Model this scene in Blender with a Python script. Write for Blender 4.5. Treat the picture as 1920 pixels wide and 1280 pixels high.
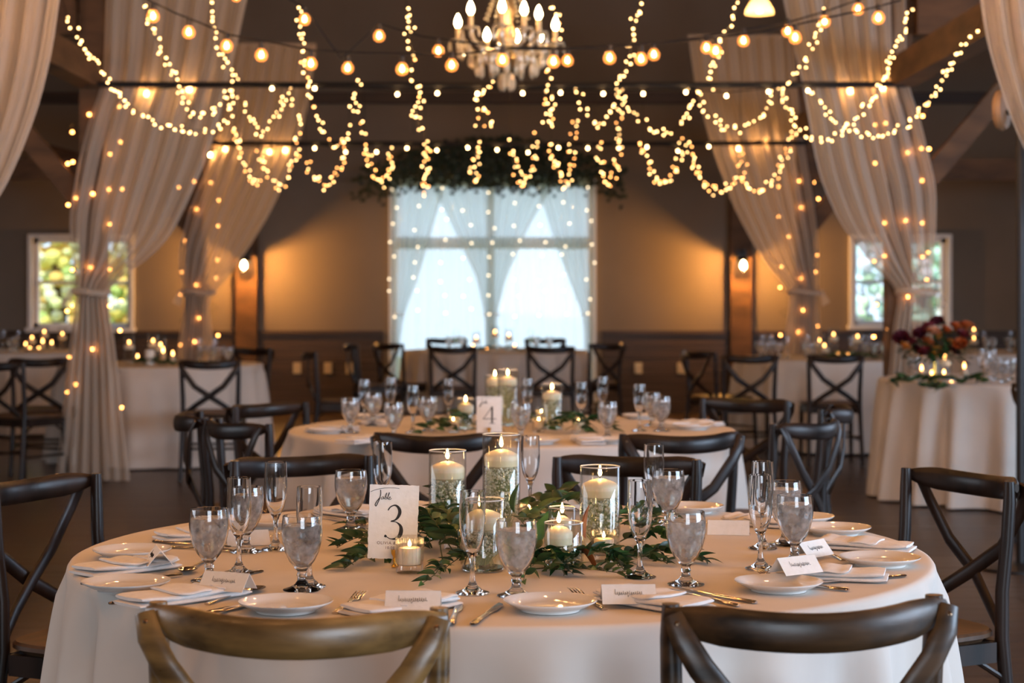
import bpy, math, random
from mathutils import Vector, Matrix, noise
R = random.Random(7)
PI = math.pi
sc = bpy.context.scene
COL = sc.collection
for _o in list(bpy.data.objects): bpy.data.objects.remove(_o)

# ---------------------------------------------------------------- camera, world, lights, exposure
F, HZ, CH = 3459.0, 550.0, 1.32            # focal length in px of a 1920 frame, horizon row, camera height
cam = bpy.data.cameras.new('camera'); camo = bpy.data.objects.new('camera', cam); COL.objects.link(camo)
camo.location = (0, 0, CH); camo.rotation_euler = (PI/2, 0, 0)
cam.sensor_width = 36; cam.lens = F/1920*36; cam.shift_y = -90/1920
cam.clip_start = .05; cam.clip_end = 200
cam.dof.use_dof = True; cam.dof.focus_distance = 3.75; cam.dof.aperture_fstop = 5.0
sc.camera = camo
sc.view_settings.view_transform = 'Standard'; sc.view_settings.look = 'None'
sc.view_settings.exposure = 0.42; sc.view_settings.gamma = 1; sc.view_settings.use_curve_mapping = False
sc.cycles.max_bounces = 10; sc.cycles.transmission_bounces = 9; sc.cycles.transparent_max_bounces = 14
sc.cycles.diffuse_bounces = 3; sc.cycles.glossy_bounces = 4; sc.cycles.caustics_refractive = True
sc.cycles.caustics_reflective = False; sc.cycles.sample_clamp_indirect = 4; sc.cycles.blur_glossy = 1.0
w = bpy.data.worlds.new('world'); sc.world = w; w.use_nodes = True
w.node_tree.nodes['Background'].inputs[0].default_value = (.70, .85, 1, 1)
w.node_tree.nodes['Background'].inputs[1].default_value = 1.4
_s = bpy.data.lights.new('sun', 'SUN'); _s.energy = 3.0; _s.color = (1, .93, .8); _s.angle = .02
_so = bpy.data.objects.new('sun', _s); COL.objects.link(_so); _so.rotation_euler = (math.radians(38), 0, math.radians(-12))
def area(name, loc, target, sx, sy, power, col):
    l = bpy.data.lights.new(name, 'AREA'); l.shape = 'RECTANGLE'; l.size = sx; l.size_y = sy
    l.energy = power; l.color = col
    o = bpy.data.objects.new(name, l); COL.objects.link(o); o.location = loc
    o.rotation_euler = (Vector(target)-Vector(loc)).to_track_quat('-Z', 'Y').to_euler(); return o
def point(name, loc, power, col, r=.05):
    l = bpy.data.lights.new(name, 'POINT'); l.energy = power; l.color = col; l.shadow_soft_size = r
    o = bpy.data.objects.new(name, l); COL.objects.link(o); o.location = loc; return o
# daylight through the windows that lie outside the picture
area('daylight_right', (6.4, 2.6, 1.7), (0, 5.0, .7), 4.5, 1.6, 385, (.58, .76, 1))
area('daylight_right_far', (6.4, 9.5, 1.7), (0, 10, .9), 4.5, 1.6, 95, (.60, .76, 1))
area('daylight_left', (-6.4, 5.0, 1.7), (0, 6, .8), 4.5, 1.6, 75, (.80, .88, 1))
area('daylight_entrance', (1.2, -5.2, 1.7), (0, 4, .9), 3.4, 2.0, 205, (.76, .87, 1))
# unseen warm point lights added overhead, standing for string bulbs above the frame
for _y in (1.2, 2.9, 4.6, 6.3, 8.0):
    for _x in (-2.3, -1.15, 0, 1.15, 2.3): point('unseen_warm_bulb', (_x+.25*math.sin(_y*3), _y, 2.95), 12, (1, .45, .145), .03)
for _x, _y, _z, _p in ((0, 11.2, 3.9, 20), (-4.3, 10.5, 3.2, 16), (4.1, 11, 3.2, 16), (0, 15.5, 3.9, 10), (-3.9, 15.0, 3.4, 11), (3.8, 15.5, 3.4, 9)):
    point('warm_fill', (_x, _y, _z), _p*1.1, (1, .44, .14), .06)  # added warm fill for the far half of the hall, no lamp modelled

def P(px, py, Y): return Vector(((px-960)/F*Y, Y, CH-(py-HZ)/F*Y))
TZ = .762
def T(px, py, z=TZ):
    Y = (CH-z)*F/(py-HZ); return Vector(((px-960)/F*Y, Y, z))

# ---------------------------------------------------------------- mesh builder
class MB:
    def __init__(s): s.v = []; s.f = []; s.m = []; s.mi = 0
    def add(s, vs, fs):
        b = len(s.v); s.v += [tuple(v) for v in vs]; s.f += [tuple(b+i for i in f) for f in fs]; s.m += [s.mi]*len(fs); return s
    def box(s, c, d, rz=0, rx=0, ry=0):
        M = Matrix.Translation(c) @ Matrix.Rotation(rz, 4, 'Z') @ Matrix.Rotation(ry, 4, 'Y') @ Matrix.Rotation(rx, 4, 'X')
        vs = [M @ Vector((x*d[0]/2, y*d[1]/2, z*d[2]/2)) for x in (-1, 1) for y in (-1, 1) for z in (-1, 1)]
        return s.add(vs, [(0,1,3,2),(4,6,7,5),(0,4,5,1),(2,3,7,6),(0,2,6,4),(1,5,7,3)])
    def beam(s, a, b, wd, ht):
        a = Vector(a); b = Vector(b); t = (b-a).normalized(); up = Vector((0,0,1)) if abs(t.z) < .95 else Vector((0,1,0))
        u = t.cross(up).normalized()*wd/2; n = u.cross(t).normalized()*ht/2
        vs = [p+i*u+j*n for p in (a, b) for i in (-1, 1) for j in (-1, 1)]
        return s.add(vs, [(0,1,3,2),(4,6,7,5),(0,4,5,1),(2,3,7,6),(0,2,6,4),(1,5,7,3)])
    def tube(s, path, r, n=8, sx=1, sy=1, cap=True, up=(0,0,1)):
        path = [Vector(p) for p in path]; k = len(path)
        rr = r if hasattr(r, '__len__') else [r]*k
        if abs((path[-1]-path[0]).normalized().z) > .8 and up == (0,0,1): up = (0,1,0)
        vs = []; U = Vector(up)
        for i, p in enumerate(path):
            t = (path[min(i+1, k-1)]-path[max(i-1, 0)]).normalized()
            a = U - t*U.dot(t)
            if a.length < .05: a = Vector((0,1,0)) - t*t.y
            if a.length < .05: a = Vector((1,0,0)) - t*t.x
            a.normalize(); b = t.cross(a)
            for j in range(n):
                q = 2*PI*j/n; vs.append(p + (b*math.cos(q)*sx + a*math.sin(q)*sy)*rr[i])
        fs = [(i*n+j, i*n+(j+1) % n, (i+1)*n+(j+1) % n, (i+1)*n+j) for i in range(k-1) for j in range(n)]
        if cap: fs += [tuple(range(n))[::-1], tuple((k-1)*n+j for j in range(n))]
        return s.add(vs, fs)
    def lathe(s, prof, n=24, c=(0,0,0), rib=0, nrib=0, M=None):
        vs = []; rings = []
        for r, z in prof:
            if r < 1e-5: rings.append([len(vs)]); vs.append((0, 0, z))
            else:
                rings.append(list(range(len(vs), len(vs)+n)))
                for j in range(n):
                    q = 2*PI*j/n; r2 = r*(1+rib*math.cos(nrib*q)); vs.append((r2*math.cos(q), r2*math.sin(q), z))
        fs = []
        for a, b in zip(rings, rings[1:]):
            if len(a) == 1 and len(b) == 1: continue
            for j in range(n):
                k = (j+1) % n
                if len(a) == 1: fs.append((a[0], b[k], b[j]))
                elif len(b) == 1: fs.append((a[j], a[k], b[0]))
                else: fs.append((a[j], a[k], b[k], b[j]))
        c = Vector(c); vs = [(M @ Vector(v) if M else Vector(v))+c for v in vs]
        return s.add(vs, fs)
    def grid(s, fn, nu, nv, closed=False):
        vs = [fn(i/nu, j/nv) for j in range(nv+1) for i in range(nu+(0 if closed else 1))]
        W = nu if closed else nu+1
        fs = [(j*W+i, j*W+(i+1) % W, (j+1)*W+(i+1) % W, (j+1)*W+i) for j in range(nv) for i in range(nu)]
        return s.add(vs, fs)
    def blob(s, c, r, sz=1):
        t = (1+5**.5)/2; q = [(-1,t,0),(1,t,0),(-1,-t,0),(1,-t,0),(0,-1,t),(0,1,t),(0,-1,-t),(0,1,-t),(t,0,-1),(t,0,1),(-t,0,-1),(-t,0,1)]
        L = (1+t*t)**.5; c = Vector(c)
        vs = [c+Vector((x*r/L, y*r/L, z*r*sz/L)) for x, y, z in q]
        return s.add(vs, [(0,11,5),(0,5,1),(0,1,7),(0,7,10),(0,10,11),(1,5,9),(5,11,4),(11,10,2),(10,7,6),(7,1,8),(3,9,4),(3,4,2),(3,2,6),(3,6,8),(3,8,9),(4,9,5),(2,4,11),(6,2,10),(8,6,7),(9,8,1)])
    def mesh(s, name, mats, smooth=40):
        me = bpy.data.meshes.new(name); me.from_pydata(s.v, [], s.f)
        for m in (mats if isinstance(mats, (list, tuple)) else [mats]): me.materials.append(m)
        me.polygons.foreach_set('material_index', s.m); me.update()
        if smooth:
            me.shade_smooth()
            if smooth < 180: me.set_sharp_from_angle(angle=math.radians(smooth))
        return me

def put(name, me, parent=None, loc=(0,0,0), rot=(0,0,0), scale=(1,1,1), kind=None, label=None):
    o = bpy.data.objects.new(name, me); COL.objects.link(o)
    if parent: o.parent = parent
    o.location = loc; o.rotation_euler = rot
    o.scale = scale if hasattr(scale, '__len__') else (scale,)*3
    if kind: o['kind'] = kind
    if label: o['label'] = label
    return o
def thing(name, label, cat, loc=(0,0,0), rz=0, group=None, rot=None, me=None, scale=(1,1,1)):
    o = put(name, me, None, loc, rot or (0, 0, rz), scale)
    o['label'] = label; o['category'] = cat
    if group: o['group'] = group
    return o
def struct(name, me): o = put(name, me); o['kind'] = 'structure'; return o

# ---------------------------------------------------------------- materials
def mat(name, col=(.8,.8,.8), rough=.5, metal=0, spec=.5, **k):
    m = bpy.data.materials.new(name); m.use_nodes = True; b = m.node_tree.nodes['Principled BSDF']
    b.inputs['Base Color'].default_value = (*col, 1); b.inputs['Roughness'].default_value = rough
    b.inputs['Metallic'].default_value = metal; b.inputs['Specular IOR Level'].default_value = spec
    for a, v in k.items(): b.inputs[a.replace('_', ' ')].default_value = v
    return m
def N(m, t, **kw):
    n = m.node_tree.nodes.new(t)
    for a, v in kw.items(): setattr(n, a, v)
    return n
def noisy(name, c1, c2, scale=(4,4,4), rough=.5, bump=0, det=4, rr=None, lo=.35, hi=.65, **k):
    m = mat(name, c1, rough, **k); L = m.node_tree.links; b = m.node_tree.nodes['Principled BSDF']
    tc = N(m, 'ShaderNodeTexCoord'); mp = N(m, 'ShaderNodeMapping'); mp.inputs['Scale'].default_value = scale
    nz = N(m, 'ShaderNodeTexNoise'); nz.inputs['Scale'].default_value = 1; nz.inputs['Detail'].default_value = det
    L.new(tc.outputs['Object'], mp.inputs[0]); L.new(mp.outputs[0], nz.inputs['Vector'])
    cr = N(m, 'ShaderNodeValToRGB'); e = cr.color_ramp.elements
    e[0].position = lo; e[0].color = (*c1, 1); e[1].position = hi; e[1].color = (*c2, 1)
    L.new(nz.outputs[0], cr.inputs[0]); L.new(cr.outputs[0], b.inputs['Base Color'])
    if bump:
        bp = N(m, 'ShaderNodeBump'); bp.inputs['Strength'].default_value = bump; bp.inputs['Distance'].default_value = .01
        L.new(nz.outputs[0], bp.inputs['Height']); L.new(bp.outputs[0], b.inputs['Normal'])
    if rr:
        mr = N(m, 'ShaderNodeMapRange'); mr.inputs[3].default_value = rr[0]; mr.inputs[4].default_value = rr[1]
        L.new(nz.outputs[0], mr.inputs[0]); L.new(mr.outputs[0], b.inputs['Roughness'])
    return m
def emit(name, col, s):
    m = bpy.data.materials.new(name); m.use_nodes = True; nt = m.node_tree; nt.nodes.clear()
    e = nt.nodes.new('ShaderNodeEmission'); e.inputs[0].default_value = (*col, 1); e.inputs[1].default_value = s
    o = nt.nodes.new('ShaderNodeOutputMaterial'); nt.links.new(e.outputs[0], o.inputs[0]); return m
def sheer(name, col, op, trans=.5):
    m = bpy.data.materials.new(name); m.use_nodes = True; nt = m.node_tree; nt.nodes.clear(); L = nt.links
    d = nt.nodes.new('ShaderNodeBsdfDiffuse'); t = nt.nodes.new('ShaderNodeBsdfTranslucent'); tr = nt.nodes.new('ShaderNodeBsdfTransparent')
    d.inputs[0].default_value = t.inputs[0].default_value = (*col, 1)
    a = nt.nodes.new('ShaderNodeMixShader'); b = nt.nodes.new('ShaderNodeMixShader'); o = nt.nodes.new('ShaderNodeOutputMaterial')
    a.inputs[0].default_value = trans; L.new(d.outputs[0], a.inputs[1]); L.new(t.outputs[0], a.inputs[2])
    lw = nt.nodes.new('ShaderNodeLayerWeight'); lw.inputs[0].default_value = .35
    mr = nt.nodes.new('ShaderNodeMapRange'); mr.inputs[3].default_value = op; mr.inputs[4].default_value = 1
    L.new(lw.outputs['Facing'], mr.inputs[0]); L.new(mr.outputs[0], b.inputs[0])
    L.new(tr.outputs[0], b.inputs[1]); L.new(a.outputs[0], b.inputs[2]); L.new(b.outputs[0], o.inputs[0]); return m
def thin(name, tint=(1,1,1), refl=1.0, rough=.02):
    m = bpy.data.materials.new(name); m.use_nodes = True; nt = m.node_tree; nt.nodes.clear(); L = nt.links
    g = nt.nodes.new('ShaderNodeBsdfGlossy'); g.inputs['Roughness'].default_value = rough
    tr = nt.nodes.new('ShaderNodeBsdfTransparent'); tr.inputs[0].default_value = (*tint, 1)
    lw = nt.nodes.new('ShaderNodeLayerWeight'); lw.inputs[0].default_value = .5
    pw = nt.nodes.new('ShaderNodeMath'); pw.operation = 'POWER'; pw.inputs[1].default_value = 3.5; L.new(lw.outputs['Facing'], pw.inputs[0])
    fr = nt.nodes.new('ShaderNodeMath'); fr.operation = 'MULTIPLY_ADD'; fr.inputs[1].default_value = .5; fr.inputs[2].default_value = .04; L.new(pw.outputs[0], fr.inputs[0])
    mu = nt.nodes.new('ShaderNodeMath'); mu.operation = 'MULTIPLY'; mu.inputs[1].default_value = refl; mu.use_clamp = True
    mx = nt.nodes.new('ShaderNodeMixShader'); o = nt.nodes.new('ShaderNodeOutputMaterial')
    L.new(fr.outputs[0], mu.inputs[0]); L.new(mu.outputs[0], mx.inputs[0]); L.new(tr.outputs[0], mx.inputs[1]); L.new(g.outputs[0], mx.inputs[2])
    L.new(mx.outputs[0], o.inputs[0]); return m
M_ = {}
M_['wood'] = noisy('dark_stained_wood', (.007,.0045,.0035), (.026,.013,.008), (14,14,3), .36, .12, rr=(.26,.46), spec=.33)
M_['worn'] = noisy('worn_lamplit_wood', (.09,.050,.018), (.30,.17,.055), (5,26,26), .32, .12, rr=(.2,.42), spec=.7)  # worn tan wood, with the warm lamp's golden highlight brightened into its colour
M_['seat'] = noisy('seat_wood', (.05,.025,.012), (.11,.055,.026), (3,30,3), .45, .1)
M_['rivet'] = mat('bronze_rivet', (.16,.10,.06), .3, .9)
M_['cloth'] = noisy('white_linen', (.63,.575,.515), (.69,.635,.575), (4,4,4), .85, .35, spec=.15)
M_['napkin'] = noisy('napkin_cotton', (.74,.71,.69), (.80,.77,.74), (60,60,60), .8, .1, spec=.2)
M_['china'] = mat('glazed_china', (.80,.77,.73), .07, spec=.6)
M_['card'] = noisy('card_paper', (.80,.76,.70), (.84,.80,.75), (70,70,70), .8, .1, spec=.2)
M_['ink'] = mat('black_ink', (.012,.01,.01), .7)
M_['ink2'] = mat('bronze_ink', (.16,.07,.04), .6)
M_['steel'] = mat('cutlery_steel', (.60,.57,.54), .16, 1)
M_['gold'] = mat('polished_gold', (.85,.50,.10), .18, 1)
M_['glass'] = mat('clear_glass', (1,1,1), 0.0, Transmission_Weight=1.0, IOR=1.48)
M_['rimg'] = mat('polished_glass_rim', (.92,.90,.88), .12, spec=1.0, Transmission_Weight=.45)
M_['thin'] = thin('vase_glass', (.985,.99,.985), 1.5)
M_['rib'] = thin('ribbed_glass', (.98,.97,.95), 2.2, .05)
M_['water'] = thin('vase_water', (.95,.965,.93), .5)
M_['wax'] = mat('ivory_wax', (.86,.76,.56), .45, Subsurface_Weight=.5, Subsurface_Scale=.015, Subsurface_Radius=(1,.75,.5))
M_['wick'] = mat('burnt_wick', (.02,.015,.01), .9)
M_['flame'] = emit('candle_flame', (1, .58, .20), 60)
M_['leaf'] = noisy('dark_green_leaf', (.008,.036,.012), (.026,.080,.020), (30,30,30), .38, spec=.45)
M_['leaf2'] = noisy('fresh_green_leaf', (.03,.09,.02), (.08,.17,.04), (30,30,30), .4)
M_['leaf3'] = noisy('brown_backed_leaf', (.20,.06,.015), (.34,.12,.03), (20,20,20), .5)
M_['leafd'] = mat('dark_garland_leaf', (.018,.035,.018), .6)  # plain dark green for the window garland leaves
M_['stem'] = mat('brown_green_stem', (.06,.06,.02), .6)
M_['bloomw'] = sheer('tiny_white_blossom', (.97,.94,.84), 1.0, .5)
M_['bstem'] = mat('pale_green_stem', (.55,.58,.32), .6)
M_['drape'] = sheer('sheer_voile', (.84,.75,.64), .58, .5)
M_['curtain'] = sheer('window_voile', (.74,.80,.78), .55, .70)
M_['wall'] = noisy('beige_plaster', (.22,.178,.135), (.25,.205,.16), (1,1,1), .9, spec=.2)
M_['wains'] = noisy('dark_wainscot_board', (.045,.027,.017), (.075,.045,.028), (1,6,20), .55)
M_['floor'] = noisy('dark_floor_board', (.040,.025,.018), (.072,.045,.031), (1.2,14,14), .32, .1, rr=(.25,.45))
M_['timber'] = noisy('timber_beam', (.075,.036,.014), (.145,.07,.027), (3,3,10), .7, .2)
M_['ceil'] = noisy('brown_ceiling_board', (.030,.022,.017), (.042,.031,.024), (1,1,1), .9, spec=.1)
M_['white'] = mat('white_window_paint', (.85,.88,.90), .5)
M_['black'] = mat('black_metal', (.012,.012,.013), .45)
M_['pane'] = thin('window_glass', (.97,.99,1), .6)
M_['fairy'] = emit('fairy_bulb_glow', (1, .54, .19), 11)
M_['fairy2'] = emit('amber_fairy_glow', (1, .38, .10), 10)
M_['fairyw'] = emit('bright_bulb_glow', (1, .58, .24), 26)
M_['fil'] = emit('glowing_filament', (1, .62, .26), 45)
M_['chb'] = emit('candelabra_bulb_glow', (1, .66, .32), 38)
M_['crystal'] = mat('cut_crystal', (1,.84,.58), .05, Transmission_Weight=.35, IOR=1.6)
M_['brass'] = mat('antique_brass', (.75,.50,.24), .3, .8)
M_['sleeve'] = mat('candle_sleeve', (.80,.62,.38), .5, Subsurface_Weight=.4, Subsurface_Scale=.02, Subsurface_Radius=(1,.8,.5))
M_['outlet'] = mat('cream_outlet_plate', (.60,.50,.32), .5)
M_['amberg'] = thin('amber_bulb_glass', (1,.80,.55), 1.2)
def amber():
    m = M_['amberg']; nt = m.node_tree; L = nt.links
    o = [n for n in nt.nodes if n.type == 'OUTPUT_MATERIAL'][0]; src = o.inputs[0].links[0].from_socket
    e = nt.nodes.new('ShaderNodeEmission'); e.inputs[0].default_value = (1,.30,.06,1); e.inputs[1].default_value = .9
    a = nt.nodes.new('ShaderNodeAddShader'); L.new(src, a.inputs[0]); L.new(e.outputs[0], a.inputs[1]); L.new(a.outputs[0], o.inputs[0])
amber()
def icy():
    m = bpy.data.materials.new('iced_water'); m.use_nodes = True; nt = m.node_tree; nt.nodes.clear(); L = nt.links
    g = nt.nodes.new('ShaderNodeBsdfGlass'); g.inputs['Roughness'].default_value = .12; g.inputs['IOR'].default_value = 1.22
    d = nt.nodes.new('ShaderNodeBsdfDiffuse'); t = nt.nodes.new('ShaderNodeBsdfTranslucent'); tr = nt.nodes.new('ShaderNodeBsdfTransparent')
    d.inputs[0].default_value = (.92,.90,.88,1); t.inputs[0].default_value = (.98,.95,.91,1)
    a = nt.nodes.new('ShaderNodeMixShader'); a.inputs[0].default_value = .6; L.new(d.outputs[0], a.inputs[1]); L.new(t.outputs[0], a.inputs[2])
    tc = nt.nodes.new('ShaderNodeTexCoord'); nz = nt.nodes.new('ShaderNodeTexNoise'); nz.inputs['Scale'].default_value = 52; nz.inputs['Detail'].default_value = 5
    oi = nt.nodes.new('ShaderNodeObjectInfo'); va = nt.nodes.new('ShaderNodeVectorMath'); va.operation = 'ADD'
    L.new(tc.outputs['Object'], va.inputs[0]); L.new(oi.outputs['Random'], va.inputs[1]); L.new(va.outputs[0], nz.inputs['Vector'])
    mr = nt.nodes.new('ShaderNodeMapRange'); mr.inputs[1].default_value = .36; mr.inputs[2].default_value = .68; mr.inputs[3].default_value = .14; mr.inputs[4].default_value = .85
    L.new(nz.outputs[0], mr.inputs[0])
    b = nt.nodes.new('ShaderNodeMixShader'); L.new(mr.outputs[0], b.inputs[0]); L.new(g.outputs[0], b.inputs[1]); L.new(a.outputs[0], b.inputs[2])
    bp = nt.nodes.new('ShaderNodeBump'); bp.inputs['Strength'].default_value = .5; bp.inputs['Distance'].default_value = .004
    L.new(nz.outputs[0], bp.inputs['Height']); L.new(bp.outputs[0], g.inputs['Normal'])
    o = nt.nodes.new('ShaderNodeOutputMaterial'); L.new(b.outputs[0], o.inputs[0]); return m
M_['ice'] = icy()

# ---------------------------------------------------------------- the room shell
WY = 20.4
XL, XR, YB = -7.0, 7.0, -6.0
fl = struct('floor', MB().box(((XL+XR)/2, (WY+YB)/2, -.06), (XR-XL, WY-YB, .1)).mesh('floor', M_['floor'], 0))
pw = .145
pmesh = [MB().box((0, 0, -.005), (ln-.004, pw-.004, .010)).mesh('plank', M_['floor'], 0) for ln in (2.2, 2.9, 3.6)]
y = 1.7; row = 0
while y < 14.8:
    half = .30*y+.8; x = -half - R.random()*2.5
    while x < half:
        k = R.randrange(3); ln = (2.2, 2.9, 3.6)[k]
        put('plank', pmesh[k], fl, (x+ln/2, y, -R.random()*.0007)); x += ln
    y += pw; row += 1
# back wall around its three openings
OP = [(-5.30, -4.22, .94, 1.93), (-1.33, .90, .16, 2.55), (3.77, 4.81, .97, 1.93)]
WT = 6.4
mb = MB(); xs = XL
for a, b, z0, z1 in OP:
    mb.box(((xs+a)/2, WY+.1, WT/2-.05), (a-xs, .2, WT+.1)); mb.box(((a+b)/2, WY+.1, z0/2-.05), (b-a, .2, z0+.1))
    mb.box(((a+b)/2, WY+.1, (z1+WT)/2), (b-a, .2, WT-z1)); xs = b
mb.box(((xs+XR)/2, WY+.1, WT/2-.05), (XR-xs, .2, WT+.1))
wb = struct('wall_back', mb.mesh('wall_back', M_['wall'], 0))
for zi in range(6):                                   # dark boards of the wainscot
    for a, b in ((XL, -1.42), (.99, XR)):
        put('board', MB().box(((a+b)/2, WY-.012, .075+.145*zi), (b-a, .024, .139)).mesh('board', M_['wains'], 0), wb)
put('top_rail', MB().box(((XL-1.42)/2, WY-.025, .89), (-1.42-XL, .05, .04)).mesh('rail', M_['wains'], 0), wb)
put('top_rail', MB().box(((XR+.99)/2, WY-.025, .89), (XR-.99, .05, .04)).mesh('rail', M_['wains'], 0), wb)
struct('wall_left', MB().box((XL-.1, (WY+YB)/2, WT/2-.05), (.2, WY-YB+.4, WT+.1)).mesh('wall_left', M_['wall'], 0))
struct('wall_right', MB().box((XR+.1, (WY+YB)/2, WT/2-.05), (.2, WY-YB+.4, WT+.1)).mesh('wall_right', M_['wall'], 0))
struct('wall_front', MB().box((0, YB-.1, WT/2-.05), (XR-XL, .2, WT+.1)).mesh('wall_front', M_['wall'], 0))
mb = MB(); mb.beam((-3.6, YB, 5.0), (-3.6, WY, 5.0), 7.6, .15); mbc = MB()
ce = MB()
for s in (-1, 1):
    a = [(s*7.1, YB, 3.5), (s*7.1, WY, 3.5), (0, WY, 6.3), (0, YB, 6.3)]
    b = [(x, yy, z+.15) for x, yy, z in a]
    ce.add(a+b, [(0,1,2,3), (4,7,6,5), (0,4,5,1), (1,5,6,2), (2,6,7,3), (3,7,4,0)])
struct('ceiling', ce.mesh('ceiling', M_['ceil'], 0))
tn = [0]
def trim(parts, m='timber'):
    tn[0] += 1; mb = MB()
    for a, b, wd, ht in parts: mb.beam(a, b, wd, ht)
    return struct('trim_%d' % tn[0], mb.mesh('trim', M_[m], 0))
PXL, PXR = -2.95, 2.72
for Y in (4.5, 8.7, 12.9, 17.1):
    for X, s in ((PXL, -1), (PXR, 1)):
        if Y > 5: trim([((X, Y+.12, 0), (X, Y+.12, 5.1), .17, .17)])
        if Y > 12: trim([((X+s*.05, Y+.12, 1.93), (X+s*.95, Y+.12, 3.0), .09, .14)])
trim([((PXL, -4, 2.86), (PXL, WY, 2.86), .16, .2)]); trim([((PXR, -4, 2.86), (PXR, WY, 2.86), .16, .2)])
trim([((XL, 17.3, 2.48), (PXL-.1, 17.3, 2.48), .15, .2)]); trim([((PXR+.1, 17.3, 2.48), (XR, 17.3, 2.48), .15, .2)])
trim([((XL, 12.9, 3.25), (PXL-.1, 12.9, 3.25), .15, .25)]); trim([((PXR+.1, 12.9, 3.25), (XR, 12.9, 3.25), .15, .25)])
trim([((-6.9, WY-.1, 3.47), (6.9, WY-.1, 3.47), .12, .12)], 'wains')
trim([((-2.92, WY-.06, 0), (-2.92, WY-.06, 3.4), .23, .16)]); trim([((2.52, WY-.06, 0), (2.52, WY-.06, 3.4), .23, .16)])
trim([((-5.2, WY-.3, 2.9), (-2.92, WY-.3, 2.3), .1, .16)])
for Y, py in ((12.78, 158), (16.98, 268)):             # thin dark pipes across the aisle
    z = CH+(HZ-py)/F*Y
    tn[0] += 1
    struct('trim_%d' % tn[0], MB().tube([(PXL, Y, z), (0, Y, z-.01), (PXR, Y, z)], .021, 8).mesh('pipe', M_['black']))

# windows
def window(n, a, b, z0, z1, bars, cas=.045):
    root = put('window_%d' % n, None, None, ((a+b)/2, WY, z0)); root['kind'] = 'structure'
    o = Vector(((a+b)/2, WY, z0)); W = b-a; H = z1-z0
    put('casing', MB().box((0, -.02, H+cas/2), (W+2*cas, .06, cas)).box((0, -.03, -cas/2), (W+2*cas+.04, .1, cas))
        .box((-W/2-cas/2, -.02, H/2), (cas, .06, H)).box((W/2+cas/2, -.02, H/2), (cas, .06, H)).mesh('casing', M_['white'], 0), root)
    put('sash_frame', MB().box((0, .09, H-.025), (W, .05, .05)).box((0, .09, .025), (W, .05, .05))
        .box((-W/2+.025, .09, H/2), (.05, .05, H)).box((W/2-.025, .09, H/2), (.05, .05, H)).mesh('sash', M_['white'], 0), root)
    xs = [-W/2]; 
    for kind, p, t in bars:
        if kind == 'v': put('mullion', MB().box((p, .09, H/2), (t, .07, H-.1)).mesh('mullion', M_['white'], 0), root)
        else: put('transom', MB().box((0, .085, p), (W-.1, .08, t)).mesh('transom', M_['white'], 0), root)
    put('pane', MB().box((0, .12, H/2), (W-.08, .006, H-.08)).mesh('pane', M_['pane'], 0), root)
    return root
window(1, *OP[0], [('h', .50, .035)]); window(2, *OP[1], [('v', -.02, .08), ('h', 1.72, .13)], .03); window(3, *OP[2], [('h', .48, .035)])

# trees and lawn outside the windows
def tree(label, loc, h, r, cols, seed):
    rr = random.Random(seed); t = thing('autumn_tree', label, 'tree', loc)
    put('trunk', MB().tube([(0,0,0), (.1,0,h*.4), (0,.1,h*.7)], [.16,.12,.06], 8).mesh('trunk', M_['timber']), t)
    mb = MB()
    for i in range(1300):
        mb.mi = rr.randrange(len(cols)); a = rr.random()*2*PI; q = rr.random()**.5*r; z = rr.uniform(.1, 1)*h
        mb.blob((q*math.cos(a), q*math.sin(a)*.6, z), rr.uniform(.05, .13))
    put('foliage', mb.mesh('foliage', [mat('foliage_%d_%d' % (seed, i), tuple(min(.95, v*1.35) for v in c), .8) for i, c in enumerate(cols)], 0), t, kind='stuff')
struct('ground_outside', MB().box((0, 32, -.2), (60, 22, .1)).mesh('lawn', mat('lawn_green', (.25,.30,.10), .9), 0))
tree('yellow and green autumn tree seen through the left window', (-6.6, 26.5, -.1), 3.4, 1.9, [(.75,.62,.16), (.35,.48,.14), (.60,.62,.30), (.85,.45,.12), (.7,.72,.5)], 3)
tree('pale tree with green and mauve leaves seen through the right window', (5.9, 27, -.1), 3.2, 1.6, [(.42,.62,.50), (.60,.55,.62), (.62,.66,.66), (.55,.7,.45)], 4)

# wall outlets
for i, (px, lab) in enumerate(((557, 'cream outlet plate leftmost on the dark wainscot'), (615, 'cream outlet plate second from left on the dark wainscot'),
        (656, 'cream outlet plate on the wainscot just left of the curtained window'), (1197, 'cream outlet plate on the wainscot just right of the curtained window'),
        (1277, 'cream outlet plate rightmost on the dark wainscot'))):
    t = thing('wall_outlet', lab, 'outlet', P(px, 690, WY-.03)+Vector((0, 0, 0)), group='outlet plates on the back wall')
    put('plate', MB().box((0,0,0), (.085,.012,.125)).mesh('plate', M_['outlet'], 0), t)
    put('socket', MB().box((0,-.008,.03), (.03,.008,.028)).mesh('socket', M_['brass'], 0), t)
    put('socket', MB().box((0,-.008,-.03), (.03,.008,.028)).mesh('socket', M_['brass'], 0), t)

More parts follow.
